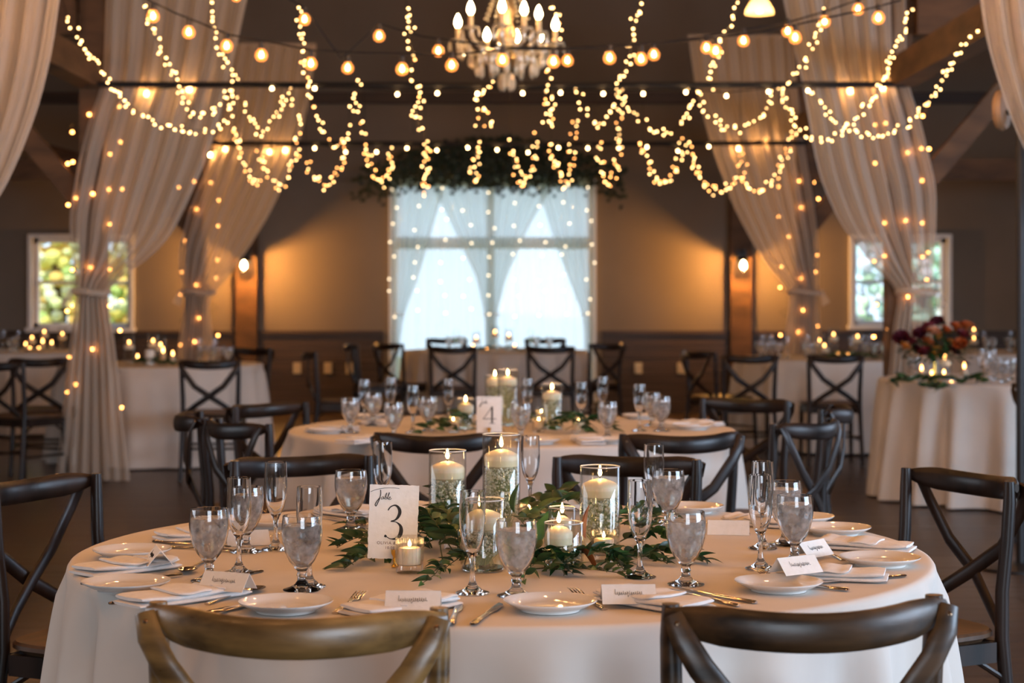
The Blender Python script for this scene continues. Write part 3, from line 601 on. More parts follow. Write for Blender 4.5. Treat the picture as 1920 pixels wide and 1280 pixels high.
# ---------------------------------------------------------------- chairs
def arc(z, x, bow, n=16, dz=0): return [(-x+2*x*i/n, -.225-bow*(1-(2*i/n-1)**2), z+dz*(2*i/n-1)**2) for i in range(n+1)]
def chair_meshes(mrail):
    m = {}
    n = 18; pa = arc(.818, .212, .088, n, .018)
    m['top_rail'] = MB().tube(pa, [.012,.022,.028]+[.031]*(n-5)+[.028,.022,.012], 14, .42, .98).mesh('top_rail', mrail)
    mb = MB()
    for s in (-1, 1):
        q = MB().tube([(s*.205,-.245,0),(s*.198,-.215,.25),(s*.192,-.195,.46),(s*.193,-.195,.58),(s*.197,-.207,.70),(s*.2,-.212,.80),(s*.2,-.212,.852)], [.0155,.017,.018,.0175,.0165,.016,.013], 12)
        m['post%d' % s] = q.mesh('back_post', mrail)
        q = MB().tube([(s*.208,-.250,.842),(s*.196,-.266,.808),(s*.172,-.272,.765),(s*.10,-.276,.67),(0,-.266-.006*s,.60),(-s*.09,-.238,.54),(-s*.165,-.212,.485)], [.015,.019,.020,.020,.020,.019,.017], 10, 1.0, .34, up=(0,1,.01)).mesh('cross_slat', mrail)
        m['slat%d' % s] = q
    # front legs, stretchers
    for s in (-1, 1):
        m['leg%d' % s] = MB().tube([(s*.20,.20,0),(s*.195,.19,.25),(s*.19,.18,.45)], [.014,.017,.018], 10).mesh('leg', M_['wood'])
        m['ss%d' % s] = MB().tube([(s*.2,-.225,.2),(s*.2,.19,.2)], .009, 8).mesh('stretcher', M_['wood'])
        m['br%d' % s] = MB().tube([(s*.195,-.2,.36),(s*.19,-.1,.42),(s*.19,.08,.42),(s*.193,.18,.36)], .008, 8).mesh('brace', M_['wood'])
    m['sf'] = MB().tube([(-.2,.195,.23),(.2,.195,.23)], .009, 8).mesh('stretcher', M_['wood'])
    m['sb'] = MB().tube([(-.2,-.22,.23),(.2,-.22,.23)], .009, 8).mesh('stretcher', M_['wood'])
    def se(t, sc_, z):
        c, s = math.cos(t), math.sin(t); e = .45
        x = abs(c)**e*(1 if c > 0 else -1)*.215*sc_; yy = abs(s)**e*(1 if s > 0 else -1)*.21*sc_
        return (x*(1+.06*(yy/.2)), yy, z)
    rings = [(.0,.452),(.90,.452),(.93,.462),(1,.468),(1,.478),(.97,.484),(.86,.480),(.5,.472),(0,.470)]
    mb = MB(); k = 40
    vs = [se(2*PI*j/k, r if r else .01, z) for r, z in rings for j in range(k)]
    fs = [(i*k+j, i*k+(j+1) % k, (i+1)*k+(j+1) % k, (i+1)*k+j) for i in range(len(rings)-1) for j in range(k)]
    m['seat'] = mb.add(vs, fs).mesh('seat', M_['seat'])
    m['frame'] = MB().box((0,-.19,.43),(.36,.022,.05)).box((0,.18,.43),(.36,.022,.05)).box((-.19,0,.43),(.022,.34,.05)).box((.19,0,.43),(.022,.34,.05)).mesh('seat_frame', M_['wood'])
    m['rivet'] = MB().lathe([(0,.006),(.004,.005),(.007,.002),(.008,-.002),(0,-.002)], 12, M=Matrix.Rotation(PI/2, 4, 'X')).mesh('rivet', M_['rivet'])
    return m
M_['mid'] = noisy('brown_rubbed_wood', (.018,.011,.006), (.085,.042,.016), (5,26,26), .32, .12, rr=(.25,.48), spec=.42)
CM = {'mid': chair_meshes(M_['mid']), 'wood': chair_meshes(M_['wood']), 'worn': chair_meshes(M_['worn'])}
def chair(lab, px, Y, deg, mk='wood', group='cross back chairs', rivets=False, X=None):
    """px, Y: where the middle of the back rail stands"""
    m = CM[mk]; r = math.radians(deg); X = (px-960)/F*Y if X is None else X
    f = Vector((-math.sin(r), math.cos(r), 0)); base = Vector((X, Y, 0))+f*.27
    t = thing('cross_back_chair', lab, 'chair', base, r, group)
    put('top_rail', m['top_rail'], t); put('seat', m['seat'], t); put('seat_frame', m['frame'], t)
    for s in (-1, 1):
        put('back_post', m['post%d' % s], t); put('cross_slat', m['slat%d' % s], t); put('leg', m['leg%d' % s], t)
        put('stretcher', m['ss%d' % s], t); put('brace', m['br%d' % s], t)
    put('stretcher', m['sf'], t); put('stretcher', m['sb'], t)
    if rivets:
        put('rivet', m['rivet'], t, (-.203,-.257,.828)); put('rivet', m['rivet'], t, (.203,-.257,.828)); put('rivet', m['rivet'], t, (0,-.280,.602))
    return t
chair('worn brown, golden-lit cross back chair in front of the nearest table, left of centre', 540, 2.72, -7, 'worn', rivets=True).scale = (1.08,1,1)
chair('dark cross back chair in front of the nearest table, right of centre', 1533, 2.77, 11, 'mid', rivets=True).scale = (1.06,1,1)
chair('dark cross back chair at the left edge beside the nearest table', 0, 4.64, -114, rivets=True, X=-1.215)
chair('dark cross back chair at the right edge beside the nearest table', 0, 4.80, 117, rivets=True, X=1.20)
chair('dark chair behind the nearest table, left, its rail behind the flutes', 556, 5.30, 205, rivets=True)
chair('dark chair behind the nearest table, right of the tall candles', 1180, 5.30, 168, rivets=True)
chair('dark chair in front of the table numbered 4, behind the tall candles', 815, 6.15, -5, rivets=True)
chair('blue-sheened chair in front of the table numbered 4, right', 1285, 6.15, 16, rivets=True)
chair('dark chair left of the table numbered 4, nearest of its three', 430, 6.75, -55)
chair('dark chair left of the table numbered 4, leftmost and most turned away', 352, 7.15, -78)
chair('dark chair left of the table numbered 4, farthest, turned to face us', 492, 7.85, -130)
chair('grey-green sheened chair right of the table numbered 4, nearest of its three', 1528, 6.75, 52)
chair('brown chair right of the table numbered 4, behind the grey-green one', 1575, 7.6, 75)
chair('dark red-brown chair right of the table numbered 4, farthest, facing us', 1405, 8.2, 150)
GB_ = 'chairs around the far tables'
for lab, px, Y, d in (('dark chair left of the tall left drape, in front of the far left table', 72, 13.3, 3), ('chair half cut by the left edge in front of the far left table', -8, 12.6, -30),
    ('dark chair in front of the candlelit table between the left drapes', 392, 12.9, 2), ('dark chair behind the right side of the table between the left drapes', 478, 15.75, 150),
    ('dark chair in front of the window table, left of its centre', 849, 16.3, 2), ('dark chair in front of the window table, right of its centre', 1032, 16.3, -2),
    ('dark chair at the left side of the window table', 722, 17.3, -50), ('dark chair at the right side of the window table', 1143, 17.3, 40),
    ('dark chair seen sideways by the wainscot left of the window table', 655, 17.0, -80), ('dark chair seen sideways at the left of the aisle by two outlets', 578, 14.6, -84),
    ('dark chair behind the window table, left', 838, 19.25, 178), ('dark chair behind the window table, right', 1022, 19.25, 182),
    ('dark chair in front of the glass-laden right table, left', 1407, 14.0, 0), ('dark chair in front of the glass-laden right table, right', 1568, 14.0, 0),
    ('dark chair seen sideways left of the glass-laden right table', 1303, 15.0, -60)):
    chair(lab, px, Y, d, group=GB_)
chair('dark chair in the right edge beside the flower table', 1950, 9.6, -60, group=GB_)

# ---------------------------------------------------------------- tables and cloths
def table(lab, clab, X, Y, rad, folds=18, seed=0, H=TZ, hem=.012, group='round tables'):
    t = thing('round_table', lab, 'table', (X, Y, 0), group=group)
    put('table_top', MB().lathe([(0,H-.004),(rad-.012,H-.004),(rad-.01,H-.03),(0,H-.03)], 48).mesh('table_top', M_['timber']), t)
    for k in range(4):
        a = PI/4+k*PI/2; put('leg', MB().tube([(rad*.6*math.cos(a), rad*.6*math.sin(a), 0), (rad*.55*math.cos(a), rad*.55*math.sin(a), H-.03)], .016, 8).mesh('leg', M_['black']), t)
    rr = random.Random(seed); ph = [rr.uniform(0, 6.28) for _ in range(4)]
    nu = 288
    prof = [(0.0,0),(.3,0),(.6,0),(.9,0),(.97,0),(.982,0),(.989,.0003),(.996,.0025),(1.0,.008),(1.003,.02)]+[(1.004+.045*q**1.2, .02+(H-hem-.02)*q) for q in [i/14 for i in range(1, 15)]]
    def fn(u, v):
        i = min(len(prof)-1, int(round(v*(len(prof)-1)))); s, d = prof[i]; a = u*2*PI
        q = max(0, (d-.02)/(H-.02))
        wv = math.sin(folds*a+ph[0]+.8*math.sin(3*a+ph[1]))+.35*math.sin(folds*1.7*a+ph[2])
        r = rad*s + q**.5*.050*wv*(.65+.35*math.sin(2*a+ph[3]))*1.5
        if s <= 0: r = .0005
        z = H-d+ (.0006*math.sin(9*a+5*s) if s < .98 else 0)
        return (r*math.cos(a), r*math.sin(a), z+.002)
    return thing('tablecloth', clab, 'tablecloth', (X, Y, 0), group='white floor length cloths', me=MB().grid(fn, nu, len(prof)-1, True).mesh('tablecloth', M_['cloth'], 180))
T3 = (-.022, 3.99)
table('nearest round table under its white cloth', 'white cloth on the nearest table', *T3, .915, 25, 1)
table('round table numbered 4 under its white cloth', 'white cloth on the table numbered 4', 0.0, 7.59, .915, 20, 2)
table('round table under cloth in front of the bright window', 'white cloth on the table before the bright window', (928-960)/F*18, 18.0, .9, 28, 3)
table('round candlelit table under cloth between the left drapes', 'white cloth on the table between the left drapes', (302-960)/F*14.6, 14.6, .80, 16, 4)
table('round table under cloth at the far left edge', 'white cloth on the far left edge table', (5-960)/F*17.8, 17.8, .80, 18, 5)
table('round glass-laden table under cloth between the right drapes', 'white cloth on the table between the right drapes', (1575-960)/F*16, 16, .90, 17, 6)
table('round flower table under cloth near the right edge', 'white cloth on the flower table near the right edge', (1915-960)/F*12, 12.0, .915, 20, 7)
table('round table under cloth far behind the flowers', 'white cloth on the table far behind the flowers', (1905-960)/F*17.6, 17.6, .85, 18, 8)

# ---------------------------------------------------------------- tableware meshes
GOB = MB().lathe([(0,0),(.034,0),(.0355,.0015),(.034,.003),(.022,.0065),(.013,.012),(.009,.018),(.0078,.024),(.010,.028),(.0085,.032),(.0085,.036),(.014,.042),(.024,.055),(.032,.072),(.0370,.092),(.0385,.108),(.0378,.124),(.0358,.1395),(.0350,.1402),(.0342,.1395),(.0362,.124),(.0369,.108),(.0354,.092),(.0304,.073),(.0222,.0565),(.012,.046),(0,.0435)], 40).mesh('glass', M_['glass'], 32)
ICE = MB().lathe([(0,.0450),(.0115,.0475),(.0215,.058),(.0296,.074),(.0345,.092),(.0359,.108),(.0354,.122),(.030,.1235),(.018,.122),(0,.1245)], 32).mesh('water', M_['ice'])
FLU = MB().lathe([(0,0),(.030,0),(.0315,.0015),(.030,.003),(.018,.007),(.010,.014),(.0055,.024),(.0045,.04),(.0045,.058),(.0065,.066),(.0075,.070),(.012,.078),(.0185,.092),(.0230,.112),(.0248,.135),(.0246,.160),(.0232,.1895),(.0226,.190),(.0220,.1895),(.0234,.160),(.0236,.135),(.0218,.112),(.0173,.0935),(.010,.081),(0,.077)], 36).mesh('flute', M_['glass'], 32)
PLA = MB().lathe([(0,.004),(.045,.004),(.046,0),(.052,0),(.053,.004),(.066,.008),(.079,.015),(.0825,.0175),(.0825,.0190),(.079,.0185),(.068,.012),(.056,.0075),(.045,.0065),(0,.0065)], 48).mesh('plate', M_['china'], 60)
def goblet(lab, p, s=1, cls='water goblets'):
    t = thing('water_goblet', lab, 'goblet', p, R.random()*6, cls, scale=(s,s,s)); put('glass', GOB, t); put('ice_water', ICE, t)
def flute(lab, p, s=1): thing('champagne_flute', lab, 'flute', p, R.random()*6, 'empty champagne flutes', me=FLU, scale=(s,s,s))
def plate(lab, p, s=1): thing('bread_plate', lab, 'plate', p, R.random()*6, 'small white plates', me=PLA, scale=(s,s,1))

E = .0030
Z3 = TZ+E
def at3(px, py, dz=0): p = T(px, py, Z3); p.z += dz; return p
for px, py, lab in ((392,1089,'frosted water goblet at left, leftmost of the nearest table'), (566,1106,'frosted water goblet left, in front of a flute, nearest table'),
    (658,993,'frosted water goblet just left of the table 3 card'), (461,1034,'water goblet hidden behind the left flute, nearest table'),
    (968,1117,'frosted water goblet glowing amber, front centre of the nearest table'), (1286,1096,'frosted water goblet right of centre, nearest table'),
    (1253,992,'water goblet behind the front right goblet, partly behind a flute'), (1490,1055,'frosted water goblet at right, rightmost of the nearest table'),
    (1472,1020,'water goblet just behind the rightmost frosted goblet')):
    goblet(lab, at3(px, py), 1.0)
for px, py, lab in ((448,1074,'empty flute at left, beside the leftmost goblet, nearest table'), (517,1030,'empty flute standing behind at left, against the dark chair rail'),
    (580,1100,'empty flute directly behind the left-centre goblet'), (717,972,'empty flute behind the table 3 card'), (886,1112,'empty flute front centre, in front of a candle vase'),
    (1200,1082,'empty flute right of the greenery, nearest table'), (1226,980,'tall empty flute farther back, right of the short candle vase'),
    (1426,1066,'empty flute at right, front one of the overlapping pair'), (1430,1028,'empty flute at right, rear one of the overlapping pair'), (994,955,'empty flute just right of the tallest candle vase')):
    flute(lab, at3(px, py))
for px, py, lab, s in ((236,1106,'white plate at the left edge, nearer of two'), (248,1044,'white plate at the left edge, farther of two'), (536,1145,'white plate at front left behind the golden chair'),
    (1032,1143,'white plate at the front centre of the nearest table'), (1460,1106,'white plate at front right behind the dark chair'), (1650,1059,'white plate at the right edge of the nearest table'),
    (1566,1001,'white plate farther back on the right of the nearest table'), (1515,984,'white plate farthest right-back, mostly behind another plate'), (1300,962,'white plate at the back right behind the goblets'),
    (512,985,'white plate behind the left flutes'))  and [(a,b,c,1) for a,b,c in ((236,1106,'white plate at the left edge, nearer of two'), (248,1044,'white plate at the left edge, farther of two'), (536,1145,'white plate at front left behind the golden chair'),
    (1032,1143,'white plate at the front centre of the nearest table'), (1460,1106,'white plate at front right behind the dark chair'), (1650,1059,'white plate at the right edge of the nearest table'),
    (1566,1001,'white plate farther back on the right of the nearest table'), (1500,980,'white plate farthest right-back, mostly behind another plate'), (1296,960,'white plate at the back right behind the goblets'),
    (512,987,'white plate behind the left flutes'))]:
    plate(lab, at3(px, py), 1.0)

# napkins: layered folds with a band
def napkin_mesh(L_=.215, W_=.105, seed=0):
    rr = random.Random(seed); mb = MB(); k = 16
    def slab(x0, x1, wd, z0, th, nx=14, dy=0):
        path = []; vs = []
        for i in range(nx+1):
            q = i/nx; x = x0+(x1-x0)*q; e = .86+.14*min(1, 8*q, 8*(1-q)); wob = .0016*math.sin(q*7+seed+z0*900)
            for j in range(k):
                a = 2*PI*j/k; c, s = math.cos(a), math.sin(a)
                yy = abs(c)**.5*(1 if c > 0 else -1)*wd/2*(e if 0 < i < nx else .985*e); zz = abs(s)**.6*(1 if s > 0 else -1)*th/2*(1 if 0 < i < nx else .55)
                vs.append((x, yy+dy, z0+th/2+zz+wob*(1 if z0 > .004 else 0)+.0012*math.sin(yy*60+x*30+seed)*(1 if z0 > .004 else 0)))
        fs = [(i*k+j, i*k+(j+1) % k, (i+1)*k+(j+1) % k, (i+1)*k+j) for i in range(nx) for j in range(k)]
        fs += [tuple(range(k))[::-1], tuple(nx*k+j for j in range(k))]
        mb.add(vs, fs)
    slab(-L_/2, L_/2, W_, .0, .0095); slab(-L_/2+.006, L_/2-.004, W_*.95, .0085, .0105, dy=.002)
    slab(-L_*.17, L_*.13, W_*1.0, .0160, .0075, 10); slab(L_*.20, L_*.46, W_*.93, .0150, .0070, 8)
    return mb.mesh('napkin', M_['napkin'], 55)
NAP = [napkin_mesh(seed=s) for s in range(3)]
def napkin(lab, a, b, i=0, z=0, s=1, grp='folded white napkins'):
    A, B = T(*a), T(*b); c = (A+B)/2; d = B-A; sc_ = min(1.25, max(.8, d.length/.215))
    return thing('folded_napkin', lab, 'napkin', (c.x, c.y, Z3+z), math.atan2(d.y, d.x), grp, me=NAP[i % 3], scale=(sc_,1,1))
NP = [((152,1083),(318,1062),'napkin at the left edge between two plates'), ((236,1142),(446,1112),'napkin at front left with a tan place card'), ((662,1160),(838,1133),'napkin behind the golden chair rail'),
      ((1316,1152),(1140,1122),'napkin right of the front centre plate'), ((1665,1090),(1455,1082),'napkin at front right behind the white plate'), ((1712,1036),(1530,1026),'napkin at the right edge between two plates'),
      ((1478,990),(1372,982),'napkin at the back right beside a blank card'), ((300,1016),(430,1006),'napkin at the back left behind the leftmost goblet'), ((622,962),(700,972),'napkin at the back left of the table 3 card'),
      ((830,958),(760,966),'napkin at the back between the card and the candle vase'), ((1110,948),(1072,958),'napkin at the back beneath a place card')]
for i, (a, b, lab) in enumerate(NP): napkin('folded white '+lab, a, b, i)

# place cards: tent fold with a scribbled name
def card_mesh(w_=.096, h_=.031, m='card'):
    mb = MB(); d = .026; t = .0006
    for s in (-1, 1):
        vs = [(-w_/2, s*d, 0), (w_/2, s*d, 0), (w_/2, 0, h_), (-w_/2, 0, h_)]; vs2 = [(x, yy-s*t*1.5, z) for x, yy, z in vs]
        mb.add(vs+vs2, [(0,1,2,3), (7,6,5,4), (0,4,5,1), (1,5,6,2), (3,2,6,7), (0,3,7,4)])
    return mb.mesh('card', M_[m], 0)
CARD = card_mesh()
def scribble(seed, w_=.05, h_=.004):
    rr = random.Random(seed); pts = []; n = 46
    for i in range(n+1):
        x = -w_/2+w_*i/n; a = (2.2 if i in (0, 1, 22, 23) else .55+rr.random()*.7)*h_; pts.append((x+.0012*math.cos(i*1.9), 0, a*math.sin(i*1.9)))
        if i == 20: pts.append((x+.002, 0, 0))
    return MB().tube(pts, .00035, 4).mesh('written_name', M_['ink'])
def place_card(lab, p, rz, seed=0, name=True, s=1):
    t = thing('place_card', lab, 'place card', p, rz, 'tent place cards', me=CARD, scale=(s,s,s))
    if name:
        th = math.atan2(.026, .031); put('written_name', scribble(seed), t, (0, -.0125, .0170), (-th, 0, 0))
for px, py, dz, deg, lab, nm in ((297,1068,.014,-74,'place card standing at the inner end of the left edge napkin',1), (426,1118,.014,-24,'tan-lit place card on the front left napkin',1), (775,1150,.009,-2,'place card behind the golden chair rail',1),
      (1178,1136,.008,2,'white place card on the napkin right of the front centre plate',1), (1492,1092,.020,34,'place card on the front right napkin',1), (1521,1046,.006,48,'place card at the inner end of the right edge napkin',1),
      (1366,1000,0,-8,'blank tan place card at the back right behind the flutes',0), (463,1020,0,-160,'blank white place card behind the left flute',0), (1085,962,.015,178,'blank place card behind the candles at the back',0)):
    place_card(lab, at3(px, py, dz), math.radians(deg), px, nm, 1.0)

# cutlery
def fork_mesh():
    mb = MB(); mb.tube([(0,-.095,.001),(0,-.06,.003),(0,-.01,.004),(0,.025,.005)], [.006,.0045,.003,.003], 8, 1, .42)
    mb.tube([(0,.022,.005),(0,.035,.003),(0,.046,.004)], [.004,.0105,.0112], 10, 1, .14)
    for k in range(4):
        x = -.0088+k*.0059; mb.tube([(x*.95,.044,.004),(x,.062,.007),(x,.085,.010),(x,.095,.0095)], [.0020,.0017,.0014,.0008], 6, 1, .7)
    return mb.mesh('fork', M_['steel'])
def knife_mesh():
    mb = MB(); mb.tube([(0,-.105,.003),(0,-.10,.003),(0,-.05,.003),(0,.0,.003)], [.004,.0068,.0058,.0045], 10, 1, .5)
    mb.add([(-.004,.0,.003),(.0035,.0,.003),(.0095,.035,.003),(.0100,.08,.003),(.004,.103,.003),(-.004,.105,.003),(-.0045,.05,.003)]+[(-.004,.0,.0045),(.003,.0,.004),(.008,.035,.0036),(.008,.08,.0036),(.002,.101,.0042),(-.004,.103,.0048),(-.0045,.05,.0050)],
           [(0,1,2,3,4,5,6)[::-1], (7,8,9,10,11,12,13)]+[(i, (i+1) % 7, 7+(i+1) % 7, 7+i) for i in range(7)])
    return mb.mesh('knife', M_['steel'])
def spoon_mesh():
    mb = MB(); mb.tube([(0,-.095,.001),(0,-.06,.003),(0,-.01,.005),(0,.03,.006)], [.006,.0045,.003,.0028], 8, 1, .42)
    def fn(u, v):
        a = u*2*PI; r = v; x = .0185*r*math.cos(a); yy = .058+.029*r*math.sin(a); return (x, yy, .0015+.0065*r*r)
    mb.grid(fn, 24, 6, True)
    def fn2(u, v):
        a = -u*2*PI; r = v; x = .0190*r*math.cos(a); yy = .058+.0295*r*math.sin(a); return (x, yy, .0005+.0066*r*r)
    mb.grid(fn2, 24, 6, True)
    return mb.mesh('spoon', M_['steel'])
CUT = {'fork': fork_mesh(), 'knife': knife_mesh(), 'spoon': spoon_mesh()}
def cutlery(kind, lab, tip, tail, dz=0, full=None):
    A, B = T(*tip), T(*tail); d = (A-B); L0 = .19 if kind == 'fork' else (.21 if kind == 'knife' else .183)
    c = A - d.normalized()*(.095 if kind == 'fork' else .105 if kind == 'knife' else .087)
    if full == 'tail': c = B + d.normalized()*(.095 if kind != 'knife' else .105)
    thing(kind, lab, kind, (c.x, c.y, Z3+dz), math.atan2(d.y, d.x)-PI/2, 'steel %ss on the nearest table' % kind, me=CUT[kind])
for k, tip, tail, lab, f in (
    ('fork', (680,1120), (612,1163), 'fork beside the front left plate, tines pointing to the card', None), ('fork', (1072,1114), (1168,1163), 'fork between the front centre plate and the napkin', None),
    ('fork', (372,1098), (470,1078), 'fork with bright tines beneath the leftmost goblet', None), ('fork', (1412,1076), (1500,1100), 'fork behind the front right plate, tines just showing', None),
    ('fork', (1528,1030), (1605,1064), 'fork poking out beneath the right edge plate', None), ('fork', (1428,973), (1500,1004), 'fork behind the right flutes', None),
    ('knife', (862,1132), (846,1176), 'dinner knife right of the golden chair, left one of the pair', 'tail'), ('knife', (934,1141), (886,1176), 'small knife right of the golden chair, right one of the pair', 'tail'),
    ('knife', (545,1124), (420,1150), 'bright knife beneath the front left napkin, farther of two', None), ('knife', (470,1138), (350,1160), 'bright knife beneath the front left napkin, nearer of two', None),
    ('knife', (345,1082), (152,1100), 'knife along the near side of the left edge napkin', 'tail'), ('knife', (320,1128), (204,1137), 'knife handle poking out at front left beside the plate', 'tail'),
    ('knife', (1290,1112), (1418,1135), 'knife at front right, far one of the crossed pair', 'tail'), ('knife', (1300,1121), (1385,1141), 'knife at front right, near one of the crossed pair', 'tail'),
    ('knife', (1470,1098), (1592,1111), 'knife handle poking out from behind the front right plate', 'tail'), ('knife', (1600,1092), (1698,1084), 'knife end at the right edge beyond the napkin', 'tail'),
    ('knife', (432,1030), (300,1020), 'knife along the back left napkin, upper of two', None), ('knife', (440,1037), (330,1030), 'knife along the back left napkin, lower of two', None),
    ('knife', (600,966), (690,978), 'knife at the back left of the table card, upper of two', None), ('knife', (606,973), (690,990), 'knife at the back left of the table card, lower of two', None),
    ('spoon', (345,1080), (382,1056), 'dark bowled spoon left of the leftmost goblet', None), ('spoon', (492,1108), (380,1138), 'spoon bowl showing beside the tan place card', None),
    ('spoon', (1331,986), (1414,1006), 'dark bowled spoon in front of the blank tan card', None), ('spoon', (1458,1024), (1540,1028), 'dark bowled spoon behind the rightmost goblet', None),
    ('spoon', (478,1018), (540,1002), 'spoon handle beside the white card at left', None), ('knife', (1040,948), (1000,962), 'knife at the back behind the tall candles', None)):
    cutlery(k, lab, tip, tail, 0, f)

# ---------------------------------------------------------------- candles, vases, votives
def flame_mesh(h=.022, r=.0042): return MB().lathe([(0,0),(r*.6,h*.08),(r,h*.28),(r*.8,h*.5),(r*.35,h*.8),(0,h)], 12).mesh('flame', M_['flame'])
FLM = flame_mesh(.024, .0044); FLS = flame_mesh(.014, .0036)
WICK = MB().tube([(0,0,0),(.0005,0,.008)], .0008, 5).mesh('wick', M_['wick'])
def floater(r): return MB().lathe([(0,-.020),(r*.7,-.020),(r*.97,-.014),(r,-.004),(r,.006),(r*.985,.010),(r*.88,.014),(r*.6,.0195),(r*.25,.0235),(0,.0240)], 28).mesh('floating_candle', M_['wax'])
CANW = {}
def breath(r, z0, z1, n, seed):
    rr = random.Random(seed); mb = MB()
    n = int(n*3)
    for i in range(n):
        a = rr.random()*2*PI; q = r*rr.random()**.35; z = z0+(z1-z0)*rr.random()**.8
        mb.mi = 0; mb.blob((q*math.cos(a), q*math.sin(a), z), rr.uniform(.0017,.0036))
        if i % 2 == 0:
            mb.mi = 1; b = a+rr.uniform(-.5,.5); mb.tube([(q*.2*math.cos(b), q*.2*math.sin(b), max(.01, z-.05)), (q*math.cos(a), q*math.sin(a), z)], .0006, 3, cap=False)
    for i in range(14):
        mb.mi = 1; a = rr.random()*2*PI; mb.tube([(r*.6*math.cos(a), r*.6*math.sin(a), .01), (r*.5*math.cos(a+2), r*.5*math.sin(a+2), z1)], .0009, 3, cap=False)
    return mb.mesh('babys_breath', [M_['bloomw'], M_['bstem']], 0)
def vase(lab, p, r, h, cz, seed=0, nb=150, cr=None, group='cylinder candle vases', small=False, off=(0,0)):
    t = thing('candle_vase', lab, 'candle vase', p, 0, group)
    put('glass_cylinder', MB().lathe([(0,0),(r-.003,0),(r,.002),(r,h-.001),(r-.0008,h),(r-.0022,h-.001),(r-.0022,.007),(0,.007)], 40).mesh('cyl', M_['thin'], 50), t)
    put('rim', MB().tube([((r-.0011)*math.cos(a), (r-.0011)*math.sin(a), h) for a in [i*PI/20 for i in range(41)]], .0015, 8, cap=False).mesh('rim', M_['rimg']), t)
    put('base_disc', MB().lathe([(0,.0015),(r-.003,.0015),(r-.0024,.003),(r-.0024,.0065),(0,.0065)], 32).mesh('base', M_['glass'], 40), t)
    put('water', MB().lathe([(0,.0075),(r-.003,.0075),(r-.003,cz),(0,cz)], 32).mesh('water', M_['water'], 50), t)
    if nb: put('babys_breath', breath(r-.005, .012 if h < .12 else cz*.28, cz-.016, nb, seed), t, kind='stuff')
    key = round(cr or r-.0035, 4)
    if key not in CANW: CANW[key] = floater(key)
    c = put('floating_candle', CANW[key], t, (off[0], off[1], cz)); put('wick', WICK, c, (0,0,.024)); put('flame', FLM, c, (0,0,.029))
    return t
vase('medium tall candle vase with baby\'s breath, left of the tallest', at3(839, 1010), .0425, .200, .152, 1, 260)
vase('tallest candle vase on the nearest table, full of baby\'s breath', at3(940, 1006), .0430, .234, .176, 2, 300)
vase('short candle vase with baby\'s breath right of the tall pair', at3(1125, 1036), .0430, .185, .135, 3, 220)
vase('front candle vase behind the amber goblet, dark foliage at its foot', at3(905, 1068), .0440, .142, .098, 4, 230)
vase('smallest round candle vase amid the greenery right of centre', at3(1057, 1060), .0400, .088, .058, 5, 70, .028, off=(-.010,0))
vase('low wide glass of water with foliage behind the smallest candle vase', at3(1054, 1020), .030, .082, .040, 6, 30, .02)
def votive_mesh(r, h): return MB().lathe([(0,0),(r*.92,0),(r*.95,.002),(r,h*.5),(r*1.02,h),(r*.95,h),(r*.92,h*.5),(r*.86,.016),(0,.015)], 160, rib=.045, nrib=20).mesh('glass', M_['rib'], 60)
VOT = votive_mesh(.0275, .072); VOT2 = votive_mesh(.024, .052)
VC = MB().lathe([(0,.017),(.0218,.017),(.0220,.048),(.0205,.050),(0,.048)], 24).mesh('candle', M_['wax'])
def votive(lab, p, s=1, m=VOT, group='ribbed votives'):
    t = thing('votive_candle', lab, 'votive', p, R.random(), group, scale=(s,s,s)); put('ribbed_glass', m, t)
    c = put('wax_candle', VC, t); put('flame', FLS, c, (0,0,.052)); return t
votive('ribbed glass votive glowing in front of the table 3 card', at3(768, 1073))
votive('ribbed glass votive right of the smallest candle vase', at3(1132, 1052), .95)
votive('small amber votive deep in the leaves left of the front vase', at3(852, 1028), .8)
votive('small votive half hidden behind the tallest candle vase', at3(992, 985), .8)
# table number card
def stroke(pts, wd, m, n=None):
    """flat ribbon through pts (x,z) with half widths wd, on the card face"""
    mb = MB(); vs = []; k = len(pts)
    for i, (x, z) in enumerate(pts):
        a = pts[max(0, i-1)]; b = pts[min(k-1, i+1)]; dx, dz = b[0]-a[0], b[1]-a[1]; L_ = math.hypot(dx, dz) or 1
        w_ = wd[i] if hasattr(wd, '__len__') else wd
        vs += [(x-dz/L_*w_, 0, z+dx/L_*w_), (x+dz/L_*w_, 0, z-dx/L_*w_)]
    return mb.add(vs, [(2*i, 2*i+1, 2*i+3, 2*i+2) for i in range(k-1)])
def smooth(pts, n=6):
    out = []; k = len(pts)
    for i in range(k-1):
        p0, p1, p2, p3 = pts[max(0,i-1)], pts[i], pts[i+1], pts[min(k-1,i+2)]
        for j in range(n):
            t = j/n; out.append(tuple(.5*((2*b)+(-a+c)*t+(2*a-5*b+4*c-d)*t*t+(-a+3*b-3*c+d)*t**3) for a, b, c, d in zip(p0, p1, p2, p3)))
    out.append(tuple(pts[-1])); return out
def text(name, body, size, loc, parent, m, sp=1.15):
    c = bpy.data.curves.new(name, 'FONT'); c.body = body; c.size = size; c.align_x = 'CENTER'; c.space_character = sp; c.materials.append(m)
    o = bpy.data.objects.new(name, c); COL.objects.link(o); bpy.context.view_layer.update()
    me = bpy.data.meshes.new_from_object(o.evaluated_get(bpy.context.evaluated_depsgraph_get())); bpy.data.objects.remove(o)
    if not me.materials: me.materials.append(m)
    return put(name, me, parent, loc, (PI/2, 0, 0), kind='stuff')
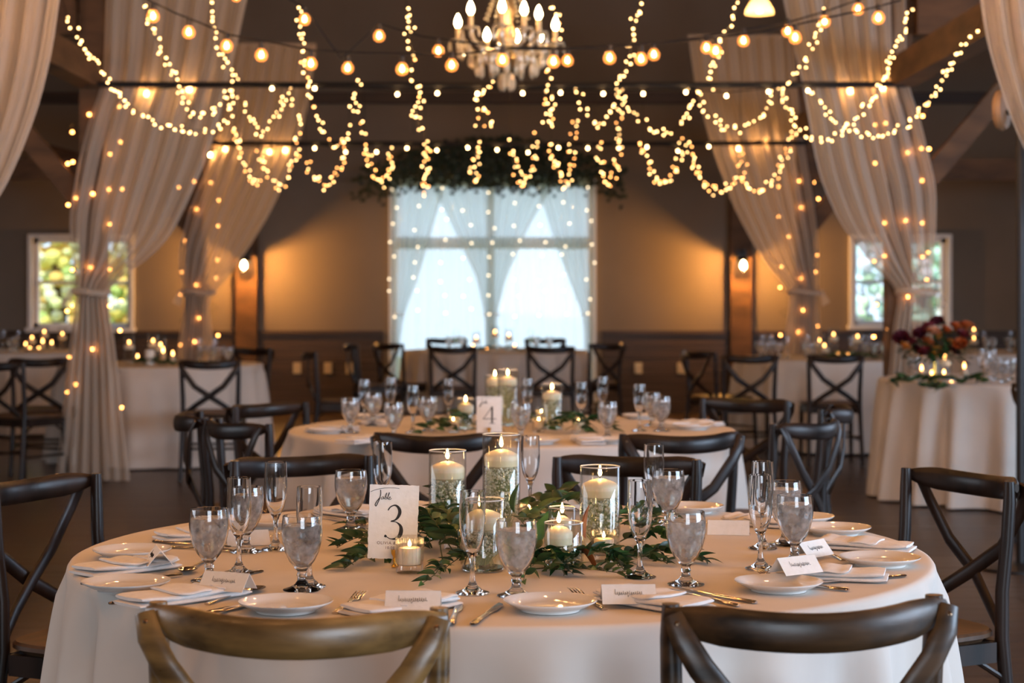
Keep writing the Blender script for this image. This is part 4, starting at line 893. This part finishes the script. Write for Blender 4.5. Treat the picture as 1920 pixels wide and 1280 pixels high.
def number_card(lab, p, rz, W, H, digit, s=1, small=True, tilt=0):
    t = thing('table_number_card', lab, 'card', p, rz)
    rr = random.Random(3); n = 26; ed = []
    for i in range(n): ed.append((-W/2+W*i/n, H+rr.uniform(-.0006,.0006)))
    for i in range(n): ed.append((W/2+rr.uniform(-.0007,.0007), H-H*i/n))
    for i in range(n): ed.append((W/2-W*i/n, rr.uniform(-.0006,.0006)))
    for i in range(n): ed.append((-W/2+rr.uniform(-.0007,.0007), H*i/n))
    k = len(ed); mb = MB(); mb.add([(x, 0, z) for x, z in ed]+[(x, .0012, z) for x, z in ed], [tuple(range(k)), tuple(range(k, 2*k))[::-1]]+[(i, k+i, k+(i+1) % k, (i+1) % k) for i in range(k)])
    b = put('card_sheet', mb.mesh('sheet', M_['card'], 0), t, (0,0,.016), (0, tilt, 0))
    q = lambda x, z: ((x-.5)*W, (1-z)*H)                 # fractions of the card
    f = -.0006
    if digit == '3':
        c = smooth([q(*v) for v in ((.385,.345),(.44,.295),(.53,.275),(.60,.31),(.625,.37),(.59,.435),(.53,.475),(.455,.49))], 8)
        wd = [.0012+.0022*math.sin(PI*min(1, max(0, (i/len(c)-.2)/.7)))**1.5 for i in range(len(c))]
        c2 = smooth([q(*v) for v in ((.445,.495),(.55,.50),(.64,.545),(.665,.61),(.64,.68),(.56,.725),(.46,.73),(.39,.71),(.33,.685))], 8)
        wd2 = [.0008+.0034*math.sin(PI*min(1, max(0, (i/len(c2)-.12)/.62)))**1.3+(.0016 if i > len(c2)*.9 else 0) for i in range(len(c2))]
        mb = stroke(c, wd, None); m2 = stroke(c2, wd2, None); mb.add(m2.v, m2.f)
    else:
        mb = stroke([q(.62,.28), q(.62,.74)], .0032, None)
        for s_ in (stroke(smooth([q(.60,.30), q(.42,.48), q(.26,.62)], 6), .0012, None), stroke([q(.26,.62), q(.78,.62)], .0013, None), stroke([q(.50,.745), q(.74,.745)], .001, None)): mb.add(s_.v, s_.f)
    put('numeral', mb.mesh('numeral', M_['ink'], 0), b, (0, f, 0), label='black serif numeral %s' % digit)
    mb = MB()
    for pts, w_ in (([(.02,.10),(.12,.07),(.30,.045),(.45,.04),(.60,.045)], .0004), ([(.22,.07),(.225,.13),(.20,.20),(.17,.25),(.14,.29),(.12,.27),(.16,.22),(.22,.17)], .0009),
                    ([(.29,.165),(.26,.165),(.235,.185),(.25,.198),(.275,.185),(.29,.165),(.285,.19),(.305,.19)], .0005), ([(.305,.19),(.345,.13),(.345,.11),(.325,.14),(.315,.185),(.34,.195),(.355,.175),(.34,.165),(.33,.175)], .0005),
                    ([(.36,.185),(.40,.12),(.395,.105),(.375,.15),(.37,.19),(.39,.19)], .0005), ([(.39,.185),(.42,.175),(.42,.16),(.40,.17),(.395,.195),(.42,.198),(.45,.18)], .0005)):
        s_ = stroke(smooth([q(*v) for v in pts], 5), w_*s, None); mb.add(s_.v, s_.f)
    put('script_word', mb.mesh('script', M_['ink'], 0), b, (0, f, 0))
    if small:
        x, z = q(.44, .765); text('names_line', 'OLIVIA & C', .0085, (x-.002, f, z-.006), b, M_['ink2']); text('date_line', '10.08.2', .0078, (x+.004, f, z-.0155), b, M_['ink2'])
    h = put('gold_holder', MB().lathe([(0,0),(.007,0),(.0075,.003),(.0045,.007),(.0035,.012),(.005,.016),(.004,.019),(.0045,.022),(.008,.028),(.0085,.034),(.0088,.036),(0,.036)], 20).mesh('holder', M_['gold']), t, (.006 if digit == '3' else 0, -.008, 0))
    return t
p = at3(735, 1062); number_card('white deckled table card reading 3 in a gold holder', p, math.radians(4), .100, .150, '3', tilt=math.radians(2.0))

# ---------------------------------------------------------------- greenery on the nearest table
SP = [
 ((765,1046),(636,1068),16,.012,1.0,'sprig fanning out lowest at the far left end of the greenery'), ((760,1036),(640,1028),14,.030,1.05,'sprig fanning out above the lowest one at the left end'),
 ((740,1030),(655,1044),10,.02,1.0,'sprig between card and left end'), ((760,985),(655,990),8,.012,.9,'few leaves behind the table 3 card beside the goblet foot'),
 ((868,1050),(745,1028),18,.085,1.05,'high arching sprig with glossy blue-green leaves over the votive'), ((880,1040),(775,1010),18,.075,1.05,'sprig rising left of the front vase'),
 ((872,1060),(795,1035),16,.055,1.0,'dense sprig just right of the ribbed votive'), ((870,1044),(800,1000),14,.06,.95,'sprig standing at the foot of the medium vase'),
 ((850,1058),(778,1098),9,.012,.72,'thin trailing stem with small leaves in front of the votive'), ((880,1062),(830,1078),10,.03,.9,'leaves drooping at the front vase foot, left'),
 ((985,1062),(1000,1095),8,.02,.8,'leaves drooping right of the front vase'), ((975,1058),(1085,1078),15,.035,.95,'sprig in front of the smallest candle vase'),
 ((995,1072),(1185,1082),13,.012,.75,'long thin stem trailing along the front to the right'), ((1090,1058),(1040,1082),12,.03,.9,'leaves at the right foot of the smallest vase'),
 ((1070,1056),(1150,1068),14,.03,.95,'sprig under the big brown backed leaves'), ((1150,1042),(1318,1056),20,.014,.95,'sprig trailing out to the right toward the goblet'),
 ((1150,1025),(1290,1030),18,.03,1.0,'sprig behind the right flute'), ((1145,1010),(1215,985),14,.05,.95,'sprig curling up behind the right flute'),
 ((1000,1010),(1105,985),16,.075,1.1,'high sprig behind the smallest candle vase'), ((965,1000),(1040,965),12,.06,1.15,'bright sprig rising behind the amber goblet'),
 ((1160,1050),(1240,1062),10,.012,.9,'low leaves between the votive and the right flute'), ((1180,985),(1260,975),8,.02,.9,'few leaves at the back right by the goblets'),
 ((1000,1040),(1010,1000),10,.06,1.0,'sprig left of the smallest candle vase'),
 ((872,1030),(800,985),16,.095,1.05,'upright sprig covering the foot of the medium tall vase'), ((845,1050),(780,1030),14,.070,1.0,'leaves crowding over the right side of the ribbed votive'),
 ((880,1015),(835,985),12,.05,.95,'leaves behind the front flute'), ((1010,1070),(960,1040),10,.03,.9,'leaves tucked between the amber goblet and the smallest vase'),
 ((1180,1030),(1215,1010),12,.045,.95,'leaves bunched behind the right flute'), ((1030,1000),(1090,960),12,.07,1.1,'broad leaves high between the tallest and the short vase'),
 ((1120,1064),(1180,1070),10,.02,.9,'leaves lying below the big magnolia leaf')]
for i, (a, b, n, lift, s, lab) in enumerate(SP):
    sprig('dark green '+lab, at3(*a), at3(*b), n, lift, s, i+3)
BL = [leaf_mesh(.095, .052, M_['leaf'], .15), leaf_mesh(.075, .045, M_['leaf3'], .1), leaf_mesh(.070, .042, M_['leaf2'], .15)]
for me, px, py, dz, d, roll, lab in ((0,1095,1052,.028,(.85,-.25,-.10),.5,'big dark magnolia leaf lying right of the smallest vase'), (1,1098,1050,.045,(.12,-.15,.9),.9,'orange-brown backed magnolia leaf standing beside the smallest vase'),
        (1,1090,1062,.035,(.25,-.3,-.4),-.9,'orange-brown backed magnolia leaf drooping below the upright one'), (2,965,1012,.06,(.1,0,.8),.3,'bright green magnolia leaf upright behind the amber goblet'),
        (2,1005,1010,.06,(.6,0,.35),.2,'bright green magnolia leaf leaning right behind the amber goblet'), (2,1012,1050,.035,(.2,-.1,.8),-.4,'green magnolia leaf upright left of the smallest vase')):
    e = Vector(d).to_track_quat('Y', 'Z').to_euler(); e.rotate_axis('Y', roll)
    thing('magnolia_leaf', lab, 'leaf', at3(px, py, dz), group='single magnolia leaves', me=BL[me], rot=tuple(e))

# ---------------------------------------------------------------- table 4 settings
def on4(px, Y): return Vector(((px-960)/F*Y, Y, TZ+E))
def nth(lst, kind, where): return ['%s %s, %s from the left' % (kind, where, ORD[i]) for i in range(len(lst))]
g4 = [(657,7.35),(700,7.75),(738,7.05),(803,7.45),(977,6.98),(1139,7.08),(1222,7.75),(1240,7.45)]
for (px, Y), lab in zip(g4, nth(g4, 'blurred water goblet on', 'the table numbered 4')): goblet(lab, on4(px, Y))
f4 = [(683,7.85),(733,8.05),(774,7.35),(841,7.95),(989,7.95),(1090,7.65),(1130,8.15),(1199,7.45)]
for (px, Y), lab in zip(f4, nth(f4, 'blurred flute on', 'the table numbered 4')): flute(lab, on4(px, Y))
p4 = [(612,7.35),(690,8.2),(1010,6.83),(1150,6.85),(1300,7.55),(1200,8.2)]
p4.sort()
for (px, Y), lab in zip(p4, nth(p4, 'small white plate on', 'the table numbered 4')): plate(lab, on4(px, Y))
n4 = [((578,812),(668,808)),((645,835),(712,826)),((690,795),(735,800)),((1120,840),(1085,822)),((1300,806),(1235,800)),((1350,800),(1285,797))]
for i, (a, b) in enumerate(n4): napkin('blurred folded napkin on the table numbered 4, %s from the left' % ORD[i], a, b, i, grp='napkins on the table numbered 4')
vase('tallest candle vase on the table numbered 4', on4(952, 7.75), .043, .235, .185, 11, 90); vase('candle vase behind the tallest one on the table numbered 4, half hidden', on4(928, 8.0), .043, .20, .170, 12, 60)
vase('candle vase right of centre on the table numbered 4', on4(1035, 7.55), .043, .185, .135, 13, 90); vase('low candle vase left of the number 4 card', on4(873, 7.55), .036, .125, .085, 14, 50)
p = on4(917, 7.15); number_card('blurred white table card reading 4', p, 0, .098, .140, '4', small=False)
for px, Y, lab in ((1085,7.30,'right of the centrepiece'), (850,7.4,'left of the low vase'), (1010,7.4,'right of the number 4 card'), (1015,7.9,'behind the right vase')):
    votive('small blurred votive on the table numbered 4, '+lab, on4(px, Y), .9)
for i, (a, b, n, l) in enumerate(((870,790,14,.04),(900,830,14,.06),(960,1010,12,.05),(1010,1100,16,.05),(1060,1150,14,.04),(890,850,12,.06),(940,905,12,.05),(1120,1040,14,.06))):
    sprig('blurred greenery sprig on the table numbered 4, %s one placed' % ORD[i] if 0 else 'dark blurred greenery on the table numbered 4, '+('left of the low vase','crossing below the low vase','right of the number 4 card','under the right vase','trailing to the right end','behind the low vase','behind the number 4 card','filling the right side')[i], on4(a, 7.35+.1*(i % 3)), on4(b, 7.25+.15*(i % 3)), n, l, 1.25, 40+i, group='greenery on the table numbered 4')

# ---------------------------------------------------------------- far tables
PIL = MB().lathe([(0,0),(.036,0),(.036,.115),(.03,.118),(0,.116)], 20).mesh('pillar', mat('white_pillar_wax', (.8,.76,.68), .5))
CFL = MB().lathe([(0,0),(.006,.004),(.009,.010),(.006,.018),(0,.028)], 12).mesh('flame', emit('far_flame_glow', (1,.42,.11), 15))
GLO = MB().lathe([(0,0),(.030,0),(.030,.10),(.028,.10),(.028,.004),(0,.004)], 20).mesh('glass', M_['thin'])
def far_candle(lab, px, py, Y, group):
    q = P(px, py, Y); h = q.z-TZ-E
    t = thing('table_candle', lab, 'candle', (q.x, Y, TZ+E), group=group)
    if h < .10:
        s = max(.35, h/.062); put('glass_cup', VOT2, t, scale=(1,1,max(.6, s))); c = put('wax', VC, t, scale=(.9,.9,max(.3,(h-.012)/.048))); put('flame', CFL, c, (0,0,.05), scale=(1,1,1))
    else:
        put('glass_cylinder', MB().lathe([(0,0),(.04,0),(.04,h+.06),(.038,h+.06),(.038,.005),(0,.005)], 24).mesh('cyl', M_['thin']), t)
        c = put('wax', CANW[.0395], t, (0,0,h-.035)); put('flame', CFL, c, (0,0,.027))
def far(where, cand, gobs, flus, Y0, grp):
    cand = sorted(cand); 
    for i, (px, py, dY) in enumerate(cand): far_candle('lit candle %s, %s from the left' % (where, ORD[i]), px, py, Y0+dY, 'candles '+where)
    for (px, dY), lab in zip(sorted(gobs), nth(gobs, 'blurred goblet', where)): goblet(lab, on4(px, Y0+dY), cls='goblets '+where)
    for (px, dY), lab in zip(sorted(flus), nth(flus, 'blurred flute', where)): flute(lab, on4(px, Y0+dY))
far('on the far left edge table', [(48,645,0),(60,633,.15),(83,622,.3),(117,626,.3),(80,641,.0),(97,643,0),(56,651,-.2),(73,651,-.25)], [(20,-.2),(28,.3)], [(34,.1),(6,.3)], 17.8, None)
far('on the table between the left drapes', [(242,642,.2),(287,639,.2),(258,668,-.2),(301,646,.1),(306,659,-.1),(324,664,-.2)], [(410,.1),(428,-.1),(395,.4),(376,.2)], [(402,.3),(372,.4)], 14.6, None)
t = thing('pillar_candle', 'thick white pillar candle on the table between the left drapes', 'candle', on4(281, 14.35)); put('wax', PIL, t); put('wick', WICK, t, (0,0,.115))
far('on the table before the bright window', [(928,622,.1),(893,633,.1),(954,628,.1),(876,650,-.2),(887,647,-.1),(913,652,-.2),(965,647,-.1)], [(842,0),(866,.2),(1006,.1),(1030,0)], [(855,.3),(995,.4)], 18.0, None)
far('on the table between the right drapes', [(1563,627,.2),(1537,638,.1),(1546,648,-.1),(1608,631,.1),(1573,662,-.3),(1590,663,-.25)],
    [(1425,0),(1437,-.2),(1448,.2),(1460,-.1),(1512,.1),(1520,-.3),(1600,.3),(1622,0),(1640,-.2),(1655,.2)], [(1430,.3),(1445,.35),(1476,-.2),(1515,.4),(1597,-.3),(1630,.4),(1618,.3)], 16.0, None)
far('around the flower vase on the right table', [(1728,692,-.4),(1747,699,-.55),(1770,698,-.5),(1772,670,-.1),(1808,688,-.2),(1784,716,-.75)], [(1715,.1),(1868,-.2),(1882,-.45),(1896,-.1)], [(1852,-.45),(1862,.1),(1840,.2)], 12.0, None)
far('on the table far behind the flowers', [(1826,618,0),(1826,634,0)], [(1850,0),(1862,.2),(1890,.1),(1905,-.1)], [(1845,.3),(1895,.3)], 17.6, None)
for i, (a, b, Y, n) in enumerate(((235,330,14.3,20),(250,310,14.4,16),(880,975,17.75,16),(1530,1650,15.7,22),(1560,1640,15.8,18),(1715,1680,11.3,16),(1730,1800,11.35,20),(1800,1842,11.4,16),(1770,1700,11.45,18))):
    far_ = i
    lab = ('leafy runner under the candles of the table between the left drapes','leafy runner under the candles of the table between the left drapes','leafy runner on the table before the bright window','leafy runner on the table between the right drapes','leafy runner on the table between the right drapes',
           'leafy runner under the bouquet on the right table','leafy runner under the bouquet on the right table','leafy runner under the bouquet on the right table','leafy runner under the bouquet on the right table')[i]
    sprig(lab+(', rear half','','','', ', rear half', ', left end', ', middle front', ', right end', ', middle rear')[i], on4(a, Y), on4(b, Y-.02), n, .03, 1.7, 70+i, group=lab)
sprig('leafy stem hanging over the edge of the flower table', P(1790, 728, 11.02), P(1735, 752, 10.98), 12, 0, 1.9, 90, group='leafy stem over the cloth')

# bouquet on the right table
bq = thing('flower_bouquet', 'burgundy and orange rose bouquet on a slim stand, right table', 'bouquet', on4(1752, 11.45))
put('stand', MB().lathe([(0,0),(.07,0),(.07,.006),(.012,.015),(.009,.16),(.04,.19),(.05,.20),(0,.20)], 20).mesh('stand', M_['gold']), bq)
def rose(c, r, m):
    mb = MB(); rr = random.Random(int(c[0]*1000)+int(c[2]*777))
    for k, (q, h, tilt) in enumerate(((.35,1.0,.15),(.6,.9,.35),(.85,.7,.65),(1.0,.45,1.0))):
        n = 4+k
        for j in range(n):
            a = 2*PI*j/n+k*.7; 
            def fn(u, v, a=a, q=q, h=h, tilt=tilt):
                b = a+(u-.5)*2.4*PI/n*1.1; rad = r*q*(.25+.75*v**.7)+r*.15*tilt*v*v; return (c[0]+rad*math.cos(b), c[1]+rad*math.sin(b), c[2]+r*h*(v-.4)*(1-.25*(2*u-1)**2)*1.3)
            mb.grid(fn, 4, 3)
    return mb.mesh('bloom', m, 180)
RC = [mat('burgundy_petal', (.16,.012,.018), .6), mat('rust_orange_petal', (.45,.10,.02), .6), mat('amber_petal', (.55,.20,.03), .6), mat('wine_petal', (.09,.008,.02), .6), mat('peach_petal', (.6,.28,.15), .6)]
rr = random.Random(9)
for i, (px, py, k) in enumerate(((1708,640,0),(1725,625,3),(1742,612,0),(1757,603,3),(1775,620,1),(1793,614,1),(1805,628,0),(1760,632,2),(1738,642,1),(1780,642,2),(1800,645,1),(1718,655,3),(1755,655,2),(1696,650,2),(1772,658,0),(1790,660,3),(1735,660,0),(1690,634,3),(1812,612,1),(1750,622,4))):
    q = P(px, py, 11.45+rr.uniform(-.14,.05))-on4(1752, 11.45)
    put('bloom', rose((0,0,0), rr.uniform(.034,.048), RC[k]), bq, q, (rr.uniform(-.2,.9), rr.uniform(-.6,.6), 0))
mb = MB()
for i in range(420):
    a = rr.random()*2*PI; q = rr.random()**.5; c = Vector((q*.20*math.cos(a), q*.15*math.sin(a), .20+.10*rr.random()-.07*q+ (.08 if rr.random() < .3 else 0)))
    d = Vector((math.cos(a), math.sin(a)*.8, rr.uniform(-.9,.6)))*.055; s = d.cross(Vector((.1,.2,1))).normalized()*.014
    mb.add([c, c+d*.5+s, c+d, c+d*.5-s], [(0,1,2,3)])
put('foliage', mb.mesh('foliage', M_['leaf'], 0), bq, kind='stuff')
